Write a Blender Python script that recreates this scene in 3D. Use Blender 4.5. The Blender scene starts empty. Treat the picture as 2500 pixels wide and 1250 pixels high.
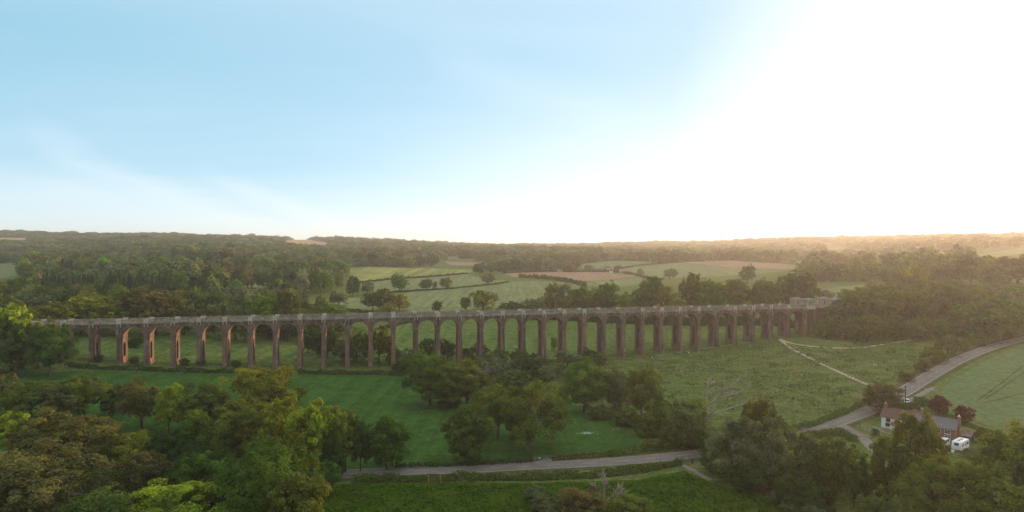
import bpy, bmesh, math, random
import numpy as np
from mathutils import Vector, Matrix, Euler
from mathutils.geometry import delaunay_2d_cdt, tessellate_polygon

random.seed(11)
RNG = np.random.default_rng(11)
SC = bpy.context.scene
COL = SC.collection
F, HY, CAMZ = 1600.0, 608.0, 58.0        # focal length and horizon row (for a 2500 wide frame), eye height
R = math.radians
SUN_AZ, SUN_EL = R(42.0), R(5.5)

# ------------------------------------------------------------------ terrain
TC = np.array([0, 400, 800, 1250, 1650, 2050, 2500.])
TZ = np.array([100, 150, 200, 250, 300, 350, 400, 470, 550, 700, 900, 1100, 1300, 1600, 2000, 2600, 3300, 4200, 5700.])
TT = np.array([
 [1, 2, 4, 7, 12, 16, 18, 20, 22, 24, 27, 30, 37, 50, 70, 98, 127, 120, 115],
 [0, 0, 1, 2, 5, 10, 14, 18, 21, 24, 28, 34, 42, 54, 72, 98, 122, 115, 110],
 [0, 0, 0, 0, .5, 3, 6, 9, 11, 14, 18, 24, 30, 38, 52, 73, 94, 106, 106],
 [0, 0, -.5, -1, -1, -1, 2, 6, 9, 12, 17, 21, 26, 32, 40, 52, 62, 77, 85],
 [1, 1, 1, 1, 1.5, 2.2, 6, 11, 14, 16, 18, 24, 31, 34, 42, 54, 68, 84, 90],
 [2, 2, 3, 4, 5.5, 8, 11, 15, 18, 22, 25, 28, 34, 42, 54, 74, 98, 118, 118],
 [3, 3, 3, 4, 6, 8.5, 13, 18, 24, 32, 38, 44, 52, 64, 80, 102, 122, 132, 130]], float)

def pchip_like(xk, yk, x):
    """monotone-ish cubic (Catmull-Rom with limited slopes); yk shape (n, m)"""
    xk = np.asarray(xk, float); yk = np.asarray(yk, float)
    d = np.diff(yk, axis=0) / np.diff(xk)[:, None]
    m = np.zeros_like(yk)
    m[1:-1] = np.where(d[1:] * d[:-1] > 0, 2 * d[1:] * d[:-1] / (d[1:] + d[:-1] + 1e-12), 0)
    x = np.clip(x, xk[0], xk[-1])
    i = np.clip(np.searchsorted(xk, x) - 1, 0, len(xk) - 2)
    h = (xk[i + 1] - xk[i]); t = ((x - xk[i]) / h)[:, None]; h = h[:, None]
    return ((2*t**3 - 3*t**2 + 1) * yk[i] + (t**3 - 2*t**2 + t) * h * m[i]
            + (-2*t**3 + 3*t**2) * yk[i+1] + (t**3 - t**2) * h * m[i+1])

# viaduct line (front of the parapet)
VA = R(13.1116)
VT = np.array([math.cos(VA), math.sin(VA)]); VN = np.array([-math.sin(VA), math.cos(VA)])
V0 = np.array([-79.576, 315.83])
GU = np.linspace(-1.25, 1.25, 521)
GZ = np.exp(np.linspace(math.log(60.), math.log(5700.), 560))
_cols = pchip_like(np.log(TZ), TT.T, np.log(np.clip(GZ, 100, 5700)))         # (rows, 7)
_g = pchip_like(TC, _cols.T, 1250 + GU * F)                                   # (cols, rows)
GH = _g.T.copy()                                                              # (rows, cols)
_ZZ, _UU = np.meshgrid(GZ, GU, indexing='ij')
_XX = _UU * _ZZ
_w = np.clip((_ZZ - 380) / 900, 0, 1)
GH += _w * (3.0 * np.sin(_XX / 170 + 1.3) * np.sin(_ZZ / 230 + _XX / 700) + 5.0 * np.clip(_ZZ / 2500, 0, 1) * np.sin(_XX / 330 + _ZZ / 900))
GH += 0.18 * np.sin(_XX / 13. + 2 * np.sin(_ZZ / 31.)) * np.sin(_ZZ / 17. + 1.7) * (1 - _w)
_s = (_XX - V0[0]) * VT[0] + (_ZZ - V0[1]) * VT[1]
_d = (_XX - V0[0]) * VN[0] + (_ZZ - V0[1]) * VN[1]
_emb = 24.2 - np.clip(274 - _s, 0, 99) * 0.85 - np.clip(-_d - 0.5, 0, 99) * 0.55 - np.clip(_d - 9.5, 0, 99) * 0.5 
_emb = np.where(_s > 246, _emb, -99)
_emb = np.where((_s < 256) & (_d > -1) & (_d < 10), np.minimum(_emb, 8), _emb)
GH = np.maximum(GH, _emb)

def hz(X, Z):
    X = np.asarray(X, float); Z = np.clip(np.asarray(Z, float), 60.01, 5699.)
    u = np.clip(X / Z, -1.2499, 1.2499)
    fi = (u + 1.25) / 2.5 * (len(GU) - 1); fj = (np.log(Z) - math.log(60.)) / (math.log(5700.) - math.log(60.)) * (len(GZ) - 1)
    i = np.clip(fi.astype(int), 0, len(GU) - 2); j = np.clip(fj.astype(int), 0, len(GZ) - 2)
    a = fi - i; b = fj - j
    return (GH[j, i] * (1-a) * (1-b) + GH[j, i+1] * a * (1-b) + GH[j+1, i] * (1-a) * b + GH[j+1, i+1] * a * b)

_RZ = np.exp(np.linspace(math.log(70.), math.log(5600.), 2600))
def at(px, py):
    """ground point seen at a photograph position"""
    u = (px - 1250) / F
    g = CAMZ - hz(u * _RZ, _RZ) - (py - HY) / F * _RZ
    k = np.nonzero(g <= 0)[0]
    if len(k) == 0: Z = 4200.
    else:
        k = k[0]
        if k == 0: Z = _RZ[0]
        else:
            t = g[k-1] / (g[k-1] - g[k]); Z = _RZ[k-1] + t * (_RZ[k] - _RZ[k-1])
    return np.array([u * Z, Z, float(hz(u * Z, Z))])
def pix(X, Z, z):
    return 1250 + F * X / Z, HY + F * (CAMZ - z) / Z

# ------------------------------------------------------------------ materials
def mat(name, rough=0.9):
    m = bpy.data.materials.new(name); m.use_nodes = True
    nt = m.node_tree; nt.nodes.clear()
    out = nt.nodes.new('ShaderNodeOutputMaterial')
    b = nt.nodes.new('ShaderNodeBsdfPrincipled'); b.inputs['Roughness'].default_value = rough
    b.inputs['Specular IOR Level'].default_value = 0.2
    nt.links.new(b.outputs[0], out.inputs['Surface'])
    return m, nt, b, out
def N(nt, t, **kw):
    n = nt.nodes.new(t)
    for k, v in kw.items():
        if k in n.inputs: n.inputs[k].default_value = v
        else: setattr(n, k, v)
    return n
def noise(nt, vec, scale, detail=4, rough=.55):
    n = N(nt, 'ShaderNodeTexNoise', Scale=scale, Detail=detail, Roughness=rough)
    if vec is not None: nt.links.new(vec, n.inputs['Vector'])
    return n.outputs['Fac']
def ramp(nt, fac, stops):
    n = N(nt, 'ShaderNodeValToRGB'); e = n.color_ramp.elements
    while len(e) < len(stops): e.new(0.5)
    for el, (p, c) in zip(e, stops):
        el.position = p; el.color = (*c, 1) if len(c) == 3 else c
    nt.links.new(fac, n.inputs[0]); return n.outputs[0]
def mixc(nt, fac, a, b, mode='MIX'):
    n = N(nt, 'ShaderNodeMix', data_type='RGBA', blend_type=mode)
    for s, v in ((0, fac), (6, a), (7, b)):
        if isinstance(v, (int, float)): n.inputs[s].default_value = v
        elif isinstance(v, tuple): n.inputs[s].default_value = (*v, 1)
        else: nt.links.new(v, n.inputs[s])
    return n.outputs[2]
def coords(nt, scale=(1, 1, 1), rot=0, kind='Object'):
    if kind == 'Position': src = N(nt, 'ShaderNodeNewGeometry').outputs['Position']
    else: src = N(nt, 'ShaderNodeTexCoord').outputs[kind]
    mp = N(nt, 'ShaderNodeMapping'); mp.inputs['Scale'].default_value = scale; mp.inputs['Rotation'].default_value = (0, 0, rot)
    nt.links.new(src, mp.inputs[0]); return mp.outputs[0]
def bump(nt, b, h, strength=.4, dist=.2):
    n = N(nt, 'ShaderNodeBump', Strength=strength, Distance=dist)
    nt.links.new(h, n.inputs['Height']); nt.links.new(n.outputs[0], b.inputs['Normal'])

def plain(name, c, rough=.8, var=.25, sc=3.0, metal=0):
    m, nt, b, o = mat(name, rough)
    v = coords(nt)
    f = noise(nt, v, sc, 5)
    lo = tuple(x * (1 - var) for x in c); hi = tuple(min(1, x * (1 + var)) for x in c)
    nt.links.new(ramp(nt, f, [(.3, lo), (.7, hi)]), b.inputs['Base Color'])
    b.inputs['Metallic'].default_value = metal
    return m

def grass_mat(name, c, c2, stripe=0.0, stripe_rot=0.0, tuft=1.0, tuft_scale=.9, third=None, bstr=.6, stripe_w=.28, midk=.7):
    m, nt, b, o = mat(name, 0.95); b.inputs['Specular IOR Level'].default_value = 0.0
    v = coords(nt, kind='Position')
    big = noise(nt, v, .022, 7, .65); mid = noise(nt, v, .16, 7, .72); sm = noise(nt, v, tuft_scale, 4, .7)
    col = mixc(nt, ramp(nt, big, [(.35, (0, 0, 0)), (.68, (1, 1, 1))]), c, c2)
    if third: col = mixc(nt, ramp(nt, mid, [(.5, (0, 0, 0)), (.72, (1, 1, 1))]), col, third)
    lo = 1 - .55 * tuft
    col = mixc(nt, 1.0, col, ramp(nt, sm, [(.3, (lo, lo, lo)), (.68, (1.45, 1.45, 1.4))]), 'MULTIPLY')
    col = mixc(nt, midk, col, ramp(nt, mid, [(.32, (.5, .55, .5)), (.68, (1.45, 1.38, 1.3))]), 'MULTIPLY')
    if stripe:
        vs = coords(nt, (1, .02, 1), stripe_rot, 'Position')
        st = noise(nt, vs, stripe_w, 3, .6)
        col = mixc(nt, stripe, col, ramp(nt, st, [(.38, (.5, .55, .5)), (.6, (1.25, 1.25, 1.2))]), 'MULTIPLY')
    nt.links.new(col, b.inputs['Base Color'])
    h = N(nt, 'ShaderNodeMath', operation='ADD'); nt.links.new(sm, h.inputs[0]); nt.links.new(mid, h.inputs[1])
    bump(nt, b, h.outputs[0], bstr, .5)
    return m

def leaf_mat(name, stuff=False, transl=.30):
    m, nt, b, o = mat(name); nt.nodes.remove(b)
    if stuff: base = N(nt, 'ShaderNodeAttribute', attribute_type='INSTANCER', attribute_name='tint').outputs['Color']
    else: base = N(nt, 'ShaderNodeObjectInfo').outputs['Color']
    lv = N(nt, 'ShaderNodeAttribute', attribute_name='lv').outputs['Fac']
    col = mixc(nt, 1.0, base, ramp(nt, lv, [(0, (.5, .54, .56)), (.5, (1, 1, 1)), (1, (1.7, 1.6, 1.2))]), 'MULTIPLY')
    d = N(nt, 'ShaderNodeBsdfDiffuse'); t = N(nt, 'ShaderNodeBsdfTranslucent')
    nt.links.new(col, d.inputs[0])
    nt.links.new(mixc(nt, 1.0, col, (1.5, 1.35, .6), 'MULTIPLY'), t.inputs[0])
    mx = N(nt, 'ShaderNodeMixShader'); mx.inputs[0].default_value = transl
    nt.links.new(d.outputs[0], mx.inputs[1]); nt.links.new(t.outputs[0], mx.inputs[2])
    nt.links.new(mx.outputs[0], o.inputs['Surface'])
    return m
LEAF = leaf_mat('foliage'); LEAFS = leaf_mat('wood_foliage', True)

def bark_mat(name, c):
    m, nt, b, o = mat(name, .95)
    v = coords(nt, (1, 1, .25)); f = noise(nt, v, 14, 5)
    nt.links.new(ramp(nt, f, [(.3, tuple(x*.5 for x in c)), (.7, tuple(x*1.4 for x in c))]), b.inputs['Base Color'])
    return m
BARK = bark_mat('bark', (.07, .055, .04)); PALE = bark_mat('bleached_wood', (.38, .335, .28)); MIDB = bark_mat('grey_bark', (.13, .11, .09))

# brick of the viaduct: warm red brick, soot, lime runs and weathered top courses
def brick_mat():
    m, nt, b, o = mat('viaduct_brick', .92)
    v = coords(nt, kind='Position')
    big = noise(nt, v, .12, 5, .6); fine = noise(nt, v, 1.6, 6, .65)
    col = mixc(nt, ramp(nt, big, [(.35, (0, 0, 0)), (.65, (1, 1, 1))]), (.30, .170, .112), (.21, .135, .103))
    col = mixc(nt, .8, col, ramp(nt, fine, [(.25, (.5, .5, .5)), (.75, (1.4, 1.35, 1.3))]), 'MULTIPLY')
    vs = coords(nt, (1, 1, .07), kind='Position')
    soot = noise(nt, vs, .45, 6, .65)
    col = mixc(nt, ramp(nt, soot, [(.42, (0, 0, 0)), (.62, (.85, .85, .85))]), col, (.055, .047, .046))
    vw = coords(nt, (1, 1, .2), kind='Position')
    lime = noise(nt, vw, .7, 6, .7)
    col = mixc(nt, ramp(nt, lime, [(.57, (0, 0, 0)), (.68, (.8, .8, .8))]), col, (.40, .375, .35))
    br = N(nt, 'ShaderNodeTexBrick', Scale=1.0); br.inputs['Color1'].default_value = (1, 1, 1, 1); br.inputs['Color2'].default_value = (.8, .8, .8, 1)
    br.inputs['Mortar'].default_value = (1.2, 1.2, 1.2, 1)
    nt.links.new(coords(nt, (2, 2, 2)), br.inputs['Vector'])
    col = mixc(nt, .25, col, br.outputs['Color'], 'MULTIPLY')
    nt.links.new(col, b.inputs['Base Color']); bump(nt, b, fine, .35, .1)
    return m
BRICK = brick_mat()
def stone_mat(name, c, d):
    m, nt, b, o = mat(name, .9)
    v = coords(nt, kind='Position'); f = noise(nt, v, .5, 6, .7); f2 = noise(nt, v, 3, 5, .6)
    col = mixc(nt, ramp(nt, f, [(.38, (0, 0, 0)), (.62, (1, 1, 1))]), c, d)
    col = mixc(nt, .6, col, ramp(nt, f2, [(.3, (.55, .55, .55)), (.7, (1.25, 1.25, 1.2))]), 'MULTIPLY')
    nt.links.new(col, b.inputs['Base Color']); bump(nt, b, f2, .3, .05); return m
STONE = stone_mat('weathered_stone', (.40, .345, .28), (.19, .16, .13))
PSTONE = stone_mat('pale_stone', (.66, .60, .51), (.45, .40, .33))
CORN = stone_mat('cornice_stone', (.50, .45, .38), (.20, .17, .14))
DECK = plain('ballast', (.10, .09, .08), .95, .4, 1.5)
ASPH = None
def asphalt():
    m, nt, b, o = mat('asphalt', .9); b.inputs['Specular IOR Level'].default_value = .05
    v = coords(nt, kind='Position'); f = noise(nt, v, .25, 6, .6); g = noise(nt, v, 5, 4, .7)
    col = mixc(nt, ramp(nt, f, [(.35, (0, 0, 0)), (.65, (1, 1, 1))]), (.165, .143, .126), (.215, .188, .166))
    col = mixc(nt, .5, col, ramp(nt, g, [(.3, (.7, .7, .7)), (.7, (1.2, 1.2, 1.2))]), 'MULTIPLY')
    nt.links.new(col, b.inputs['Base Color']); return m
ASPH = asphalt()
PAINT = plain('road_paint', (.42, .40, .35), .8, .45, .9)
CHALK = plain('chalk_path', (.44, .36, .26), .95, .25, .8)
GRAVEL = plain('gravel', (.21, .18, .15), .95, .25, .7)
WHITE = plain('white_render', (.86, .87, .87), .7, .05, .8)
WPAINT = plain('white_paint', (.82, .82, .82), .35, .03, 1)
CREAM = plain('cream_render', (.6, .5, .4), .8, .1, 1)
TILE = plain('clay_tiles', (.15, .085, .07), .85, .35, 4)
SLATE = plain('slate', (.16, .15, .16), .7, .25, 3)
HBRICK = plain('house_brick', (.30, .16, .10), .9, .25, 3)
GLASS = plain('window_glass', (.03, .035, .04), .15, .1, 1)
GREENP = plain('green_board', (.10, .17, .13), .8, .15, 1)
TIMBER = plain('grey_timber', (.20, .17, .14), .9, .3, 2)
DTIMB = plain('dark_timber', (.05, .042, .035), .9, .3, 2)
RUBBER = plain('rubber', (.02, .02, .02), .8, .1, 1)
METAL = plain('galvanised_steel', (.45, .46, .46), .45, .1, 2, .6)
ORANGE = plain('orange_post', (.45, .22, .06), .8, .15, 2)

M_GROUND = grass_mat('rough_meadow', (.095, .145, .036), (.12, .150, .046), tuft=.9, tuft_scale=.8, third=(.13, .12, .065))
M_FIELD = grass_mat('young_crop', (.038, .090, .022), (.046, .100, .022), .35, R(8), tuft=.5, tuft_scale=.7, bstr=.4)
M_LUSH = grass_mat('lush_meadow', (.036, .088, .006), (.058, .094, .007), tuft=1.0, tuft_scale=.75, third=(.030, .056, .010), bstr=1.0)
M_PAST = grass_mat('pasture', (.095, .148, .040), (.120, .155, .048), .35, R(77), tuft=.8, tuft_scale=.6)
M_CROP = grass_mat('grey_green_crop', (.098, .142, .062), (.104, .144, .062), .10, R(-38), tuft=.3, tuft_scale=.5, bstr=.15, midk=.25)
M_PALEG = grass_mat('pale_green_field', (.135, .168, .082), (.165, .185, .09), .35, R(80), tuft=.35, tuft_scale=.3)
M_YELL = grass_mat('yellow_green_field', (.24, .23, .075), (.16, .19, .065), .6, R(85), tuft=.2, tuft_scale=.3, stripe_w=.08)
M_BROWN = grass_mat('bare_soil', (.27, .18, .125), (.23, .158, .11), .3, R(85), tuft=.2, tuft_scale=.3)
M_STRAW = grass_mat('straw_field', (.40, .27, .15), (.36, .24, .14), .3, R(85), tuft=.2, tuft_scale=.3)
M_SCRUBG = grass_mat('verge_grass', (.07, .095, .03), (.11, .10, .05), tuft=1, tuft_scale=1.0)

# ------------------------------------------------------------------ mesh helpers
def link(name, me, mats, parent=None, loc=None):
    o = bpy.data.objects.new(name, me)
    for m in (mats if isinstance(mats, (list, tuple)) else [mats]): me.materials.append(m)
    COL.objects.link(o)
    if parent is not None: o.parent = parent
    if loc is not None: o.location = loc
    return o
def tag(o, label=None, cat=None, group=None, kind=None):
    for k, v in (('label', label), ('category', cat), ('group', group), ('kind', kind)):
        if v: o[k] = v
    return o
def empty(name, loc=(0, 0, 0), rz=0):
    o = bpy.data.objects.new(name, None); o.empty_display_size = .5
    COL.objects.link(o); o.location = loc; o.rotation_euler = (0, 0, rz); return o
def np_mesh(name, V, Q, smooth=False, lv=None, mi=None):
    """V (n,3), Q (m,4) or (m,3) index arrays -> mesh"""
    me = bpy.data.meshes.new(name); V = np.asarray(V, np.float32); Q = np.asarray(Q, np.int32); k = Q.shape[1]
    me.vertices.add(len(V)); me.vertices.foreach_set('co', V.ravel())
    me.loops.add(Q.size); me.loops.foreach_set('vertex_index', Q.ravel())
    me.polygons.add(len(Q)); me.polygons.foreach_set('loop_start', np.arange(0, Q.size, k, dtype=np.int32))
    me.polygons.foreach_set('use_smooth', np.full(len(Q), smooth))
    if mi is not None: me.polygons.foreach_set('material_index', np.asarray(mi, np.int32))
    me.update(calc_edges=True)
    if lv is not None:
        a = me.attributes.new('lv', 'FLOAT', 'FACE'); a.data.foreach_set('value', np.asarray(lv, np.float32))
    me.validate(); return me

class MB:
    """collects boxes, prisms and tubes into one mesh"""
    def __init__(s): s.v = []; s.f = []; s.m = []
    def add(s, vs, fs, mi=0):
        k = len(s.v); s.v += [tuple(v) for v in vs]; s.f += [tuple(k + i for i in f) for f in fs]; s.m += [mi] * len(fs); return s
    def box(s, x0, x1, y0, y1, z0, z1, mi=0, top=1.0, M=None):
        cx, cy = (x0+x1)/2, (y0+y1)/2
        vs = [(x0, y0, z0), (x1, y0, z0), (x1, y1, z0), (x0, y1, z0)] + [(cx+(x-cx)*top, cy+(y-cy)*top, z1) for x, y in ((x0, y0), (x1, y0), (x1, y1), (x0, y1))]
        if M is not None: vs = [M @ Vector(v) for v in vs]
        return s.add(vs, [(3, 2, 1, 0), (4, 5, 6, 7), (0, 1, 5, 4), (1, 2, 6, 5), (2, 3, 7, 6), (3, 0, 4, 7)], mi)
    def prism(s, poly, y0, y1, mi=0):
        """poly in the xz plane extruded along y"""
        n = len(poly); vs = [(x, y0, z) for x, z in poly] + [(x, y1, z) for x, z in poly]
        return s.add(vs, [tuple(range(n)), tuple(range(2*n-1, n-1, -1))] + [(i, i+n, (i+1) % n+n, (i+1) % n) for i in range(n)], mi)
    def tube(s, pts, rads, n=6, mi=0):
        k = len(s.v); P = [Vector(p) for p in pts]
        for i, p in enumerate(P):
            d = (P[min(i+1, len(P)-1)] - P[max(i-1, 0)]).normalized()
            a = d.orthogonal().normalized() if abs(d.z) > .9 else d.cross(Vector((0, 0, 1))).normalized()
            b = d.cross(a)
            for j in range(n):
                t = 2*math.pi*j/n; s.v.append(tuple(p + (a*math.cos(t) + b*math.sin(t))*rads[i]))
        for i in range(len(P)-1):
            for j in range(n):
                s.f.append((k+i*n+j, k+i*n+(j+1) % n, k+(i+1)*n+(j+1) % n, k+(i+1)*n+j)); s.m.append(mi)
        s.f.append(tuple(k+(len(P)-1)*n+j for j in range(n))); s.m.append(mi)
        s.f.append(tuple(k+n-1-j for j in range(n))); s.m.append(mi)
        return s
    def mesh(s, name, smooth=False):
        me = bpy.data.meshes.new(name); me.from_pydata(s.v, [], s.f); me.update()
        me.polygons.foreach_set('material_index', s.m)
        if smooth: me.polygons.foreach_set('use_smooth', [True]*len(s.f))
        bm = bmesh.new(); bm.from_mesh(me); bmesh.ops.recalc_face_normals(bm, faces=bm.faces); bm.to_mesh(me); bm.free()
        return me
    def build(s, name, mats, parent=None, loc=None, smooth=False):
        return link(name, s.mesh(name, smooth), mats, parent, loc)

# ------------------------------------------------------------------ ground
def build_ground():
    r, c = GH.shape
    V = np.stack([_XX, _ZZ, GH], -1).reshape(-1, 3)
    # the strip under and behind the camera
    idx = np.arange(r*c).reshape(r, c)
    Q = np.stack([idx[:-1, :-1], idx[:-1, 1:], idx[1:, 1:], idx[1:, :-1]], -1).reshape(-1, 4)
    xb = V[:c].copy(); xb[:, 1] = -250; xb[:, 0] = np.linspace(-600, 600, c)
    V = np.vstack([V, xb]); b = np.arange(c) + r*c
    Q2 = np.stack([b[:-1], b[1:], idx[0, 1:], idx[0, :-1]], -1)
    me = np_mesh('ground', V, np.vstack([Q, Q2]), True)
    tag(link('ground', me, M_GROUND), kind='structure')
build_ground()

def inpoly(px, py, poly):
    px = np.asarray(px); py = np.asarray(py); r = np.zeros(px.shape, bool); n = len(poly)
    for i in range(n):
        x0, y0 = poly[i]; x1, y1 = poly[(i+1) % n]
        c = (y0 > py) != (y1 > py)
        with np.errstate(divide='ignore', invalid='ignore'):
            r ^= c & (px < (x1-x0)*(py-y0)/(y1-y0 if y1 != y0 else 1e-9) + x0)
    return r

def sheet(name, poly, m, lift=.05, dens=45):
    pts = []
    n = len(poly)
    for i in range(n):
        a, b = np.array(poly[i], float), np.array(poly[(i+1) % n], float)
        k = max(1, int(np.hypot(*(b-a)) / 14))
        for j in range(k):
            t = j / k; w = at(*(a + (b-a)*t)); pts.append((w[0]/w[1], math.log(w[1])))
    B = np.array(pts); lo, hi = B.min(0), B.max(0)
    st = (hi-lo)/dens
    gx, gy = np.meshgrid(np.arange(lo[0]+st[0]/2, hi[0], st[0]), np.arange(lo[1]+st[1]/2, hi[1], st[1]))
    P = np.stack([gx.ravel(), gy.ravel()], -1); P = P[inpoly(P[:, 0], P[:, 1], pts)]
    vs = [Vector(p) for p in pts] + [Vector(p) for p in P]
    ed = [(i, (i+1) % len(pts)) for i in range(len(pts))]
    ov, oe, of, *_ = delaunay_2d_cdt(vs, ed, [], 1, 1e-7)
    O = np.array([tuple(v) for v in ov]); Z = np.exp(O[:, 1]); X = O[:, 0]*Z
    V = np.stack([X, Z, hz(X, Z) + lift + lift*.004*Z], -1)
    T = np.array([f for f in of if len(f) == 3])
    me = np_mesh(name, V, T, True)
    bm = bmesh.new(); bm.from_mesh(me); bmesh.ops.recalc_face_normals(bm, faces=bm.faces)
    if sum(f.normal.z for f in bm.faces) < 0: bmesh.ops.reverse_faces(bm, faces=bm.faces)
    bm.to_mesh(me); bm.free()
    return tag(link(name, me, m), kind='structure')

def smooth_line(pts, step=3.0):
    P = np.array(pts, float)[:, :2]; Q = np.vstack([2*P[0]-P[1], P, 2*P[-1]-P[-2]]); out = []
    for i in range(1, len(Q)-2):
        k = max(2, int(np.hypot(*(Q[i+1]-Q[i]))/step))
        for j in range(k):
            t = j/k; a, b, c, d = Q[i-1], Q[i], Q[i+1], Q[i+2]
            out.append(.5*((2*b)+(c-a)*t+(2*a-5*b+4*c-d)*t*t+(3*b-a-3*c+d)*t**3))
    out.append(P[-1]); return np.array(out)
def normals(L):
    d = np.gradient(L, axis=0); d /= np.linalg.norm(d, axis=1)[:, None]; return np.stack([-d[:, 1], d[:, 0]], -1)
def ribbon(name, L, off, width, m, lift, kind='structure', dash=None, rag=0):
    """strip draped on the ground along line L"""
    nn = normals(L); V = []; Q = []; s = 0
    seg = np.r_[0, np.cumsum(np.hypot(*np.diff(L, axis=0).T))]
    rr = np.random.default_rng(len(L))
    w1 = width*(1+rag*rr.normal(size=len(L))); 
    for i in range(len(L)):
        for k, sg in enumerate((-.5, -.17, .17, .5)):
            o = off + sg*w1[i]; p = L[i] + nn[i]*o
            V.append((p[0], p[1], float(hz(p[0], p[1])) + lift))
    for i in range(len(L)-1):
        if dash and (seg[i] % (dash[0]+dash[1])) > dash[0]: continue
        for k in range(3):
            a = i*4+k; Q.append((a, a+4, a+5, a+1) if True else 0)
    me = np_mesh(name, V, Q, True)
    bm = bmesh.new(); bm.from_mesh(me)
    if sum(f.normal.z for f in bm.faces) < 0: bmesh.ops.reverse_faces(bm, faces=bm.faces)
    bm.to_mesh(me); bm.free()
    return tag(link(name, me, m), kind=kind)

FIELDS = []
def field(name, poly, m, lift=.05):
    FIELDS.append(poly); return sheet(name, poly, m, lift)

sheet('crop_field', [(-150, 930), (190, 905), (500, 912), (985, 917), (1080, 985), (1230, 960), (1300, 935), (1380, 985), (1500, 1005), (1640, 1078), (1560, 1098), (1320, 1122), (1000, 1142), (830, 1152), (600, 1180), (-150, 1180)], M_FIELD)
sheet('lush_meadow', [(760, 1186), (1000, 1176), (1300, 1180), (1560, 1172), (1670, 1150), (1740, 1180), (1900, 1225), (1980, 1330), (600, 1330)], M_LUSH)
sheet('grey_green_field', [(2660, 818), (2500, 840), (2410, 880), (2320, 930), (2290, 965), (2400, 1036), (2500, 1062), (2660, 1080)], M_CROP)
sheet('pasture', [(150, 872), (300, 806), (420, 806), (560, 830), (780, 868), (930, 850), (925, 803), (1060, 778), (1300, 770), (1960, 770), (1960, 822), (1700, 850), (1400, 880), (900, 900), (500, 890), (250, 880)], M_PAST)
field('pale_field', [(740, 748), (850, 728), (1000, 714), (1240, 688), (1300, 685), (1395, 690), (1425, 702), (1345, 722), (1250, 748), (1150, 757), (990, 763), (850, 757)], M_PALEG)
field('pale_field', [(872, 700), (880, 690), (1000, 677), (1140, 669), (1180, 680), (1240, 686), (1150, 699), (1000, 711), (890, 716)], M_PALEG)
field('yellow_field', [(845, 655), (900, 652), (1150, 658), (1155, 665), (1060, 672), (960, 680), (880, 687), (852, 672)], M_YELL)
field('ploughed_field', [(1230, 668), (1330, 664), (1480, 665), (1560, 674), (1500, 682), (1420, 688), (1340, 679), (1250, 676)], M_BROWN)
field('pale_field', [(1424, 689), (1500, 683), (1570, 675), (1562, 692), (1530, 700), (1440, 699)], M_PALEG)
field('hill_field', [(1490, 662), (1560, 650), (1660, 641), (1720, 649), (1800, 656), (1940, 659), (1850, 670), (1700, 677), (1600, 679), (1560, 668)], M_PALEG)
field('ploughed_field', [(1662, 640), (1790, 637), (1945, 647), (1940, 658), (1800, 655), (1722, 648)], M_BROWN)
field('pale_field', [(1420, 645), (1500, 637), (1620, 640), (1556, 649), (1480, 660), (1420, 656)], M_PALEG)
field('pale_field', [(-60, 648), (45, 642), (42, 672), (-60, 694)], M_PALEG)
field('straw_field', [(680, 589), (740, 584), (800, 593), (790, 600), (720, 596)], M_STRAW)
field('straw_field', [(555, 692), (655, 690), (662, 700), (570, 703)], M_YELL)
field('ploughed_field', [(1085, 639), (1172, 641), (1186, 650), (1100, 648)], M_BROWN)
field('pale_field', [(1985, 708), (2150, 690), (2215, 698), (2160, 718), (2000, 730)], M_PALEG)
field('straw_field', [(2020, 643), (2130, 633), (2150, 638), (2030, 650)], M_STRAW)
field('straw_field', [(2350, 627), (2500, 604), (2560, 604), (2560, 612), (2380, 634)], M_PALEG)
field('straw_field', [(2210, 620), (2345, 613), (2345, 619), (2230, 627)], M_STRAW)
field('pale_field', [(2350, 684), (2500, 680), (2620, 682), (2620, 708), (2500, 712), (2385, 702)], M_PALEG)
for q_ in ([(1922, 643), (1958, 636), (2006, 637), (1962, 646)], [(2300, 612), (2346, 609), (2348, 616), (2310, 619)], [(2136, 641), (2176, 632), (2174, 641), (2150, 646)], [(1085, 629), (1118, 626), (1119, 631), (1088, 633)],
           [(1372, 630), (1400, 627), (1402, 633), (1376, 635)], [(1468, 630), (1502, 627), (1503, 634), (1474, 636)], [(1212, 621), (1250, 618), (1251, 623), (1218, 625)], [(1700, 622), (1760, 619), (1765, 624), (1706, 627)], [(2020, 606), (2070, 602), (2074, 607), (2030, 611)]): field('pale_field', q_, M_PALEG)
field('straw_field', [(418, 610), (476, 610), (474, 614), (424, 615)], M_YELL)
field('straw_field', [(1300, 724), (1344, 717), (1346, 722), (1310, 727)], M_STRAW)
field('straw_field', [(-60, 580), (70, 581), (65, 586), (-60, 586)], M_STRAW)

ROAD_PX = [(560, 1172), (700, 1166), (860, 1157), (1000, 1150), (1150, 1146), (1300, 1138), (1450, 1131), (1570, 1122), (1660, 1113), (1740, 1103), (1830, 1086), (1920, 1066), (2010, 1042), (2090, 1014), (2150, 988), (2205, 958), (2250, 930), (2300, 901), (2350, 875), (2410, 852), (2480, 832), (2560, 815), (2660, 800)]
ROAD = smooth_line([at(*p) for p in ROAD_PX], 1.0)
ribbon('road', ROAD, 0, 6.6, ASPH, .10)
for off in (-2.85, 2.85): ribbon('road_marking', ROAD, off, .13, PAINT, .125)
ribbon('road_marking', ROAD, 0, .14, PAINT, .125, dash=(4, 5))
for off in (-4.3, 4.3): ribbon('verge', ROAD, off, 2.4, M_SCRUBG, .07, rag=.12)
LANE = smooth_line([at(*p) for p in [(2035, 1034), (2058, 1046), (2078, 1060), (2100, 1066), (2128, 1092), (2150, 1108)]], 1.0)
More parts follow.
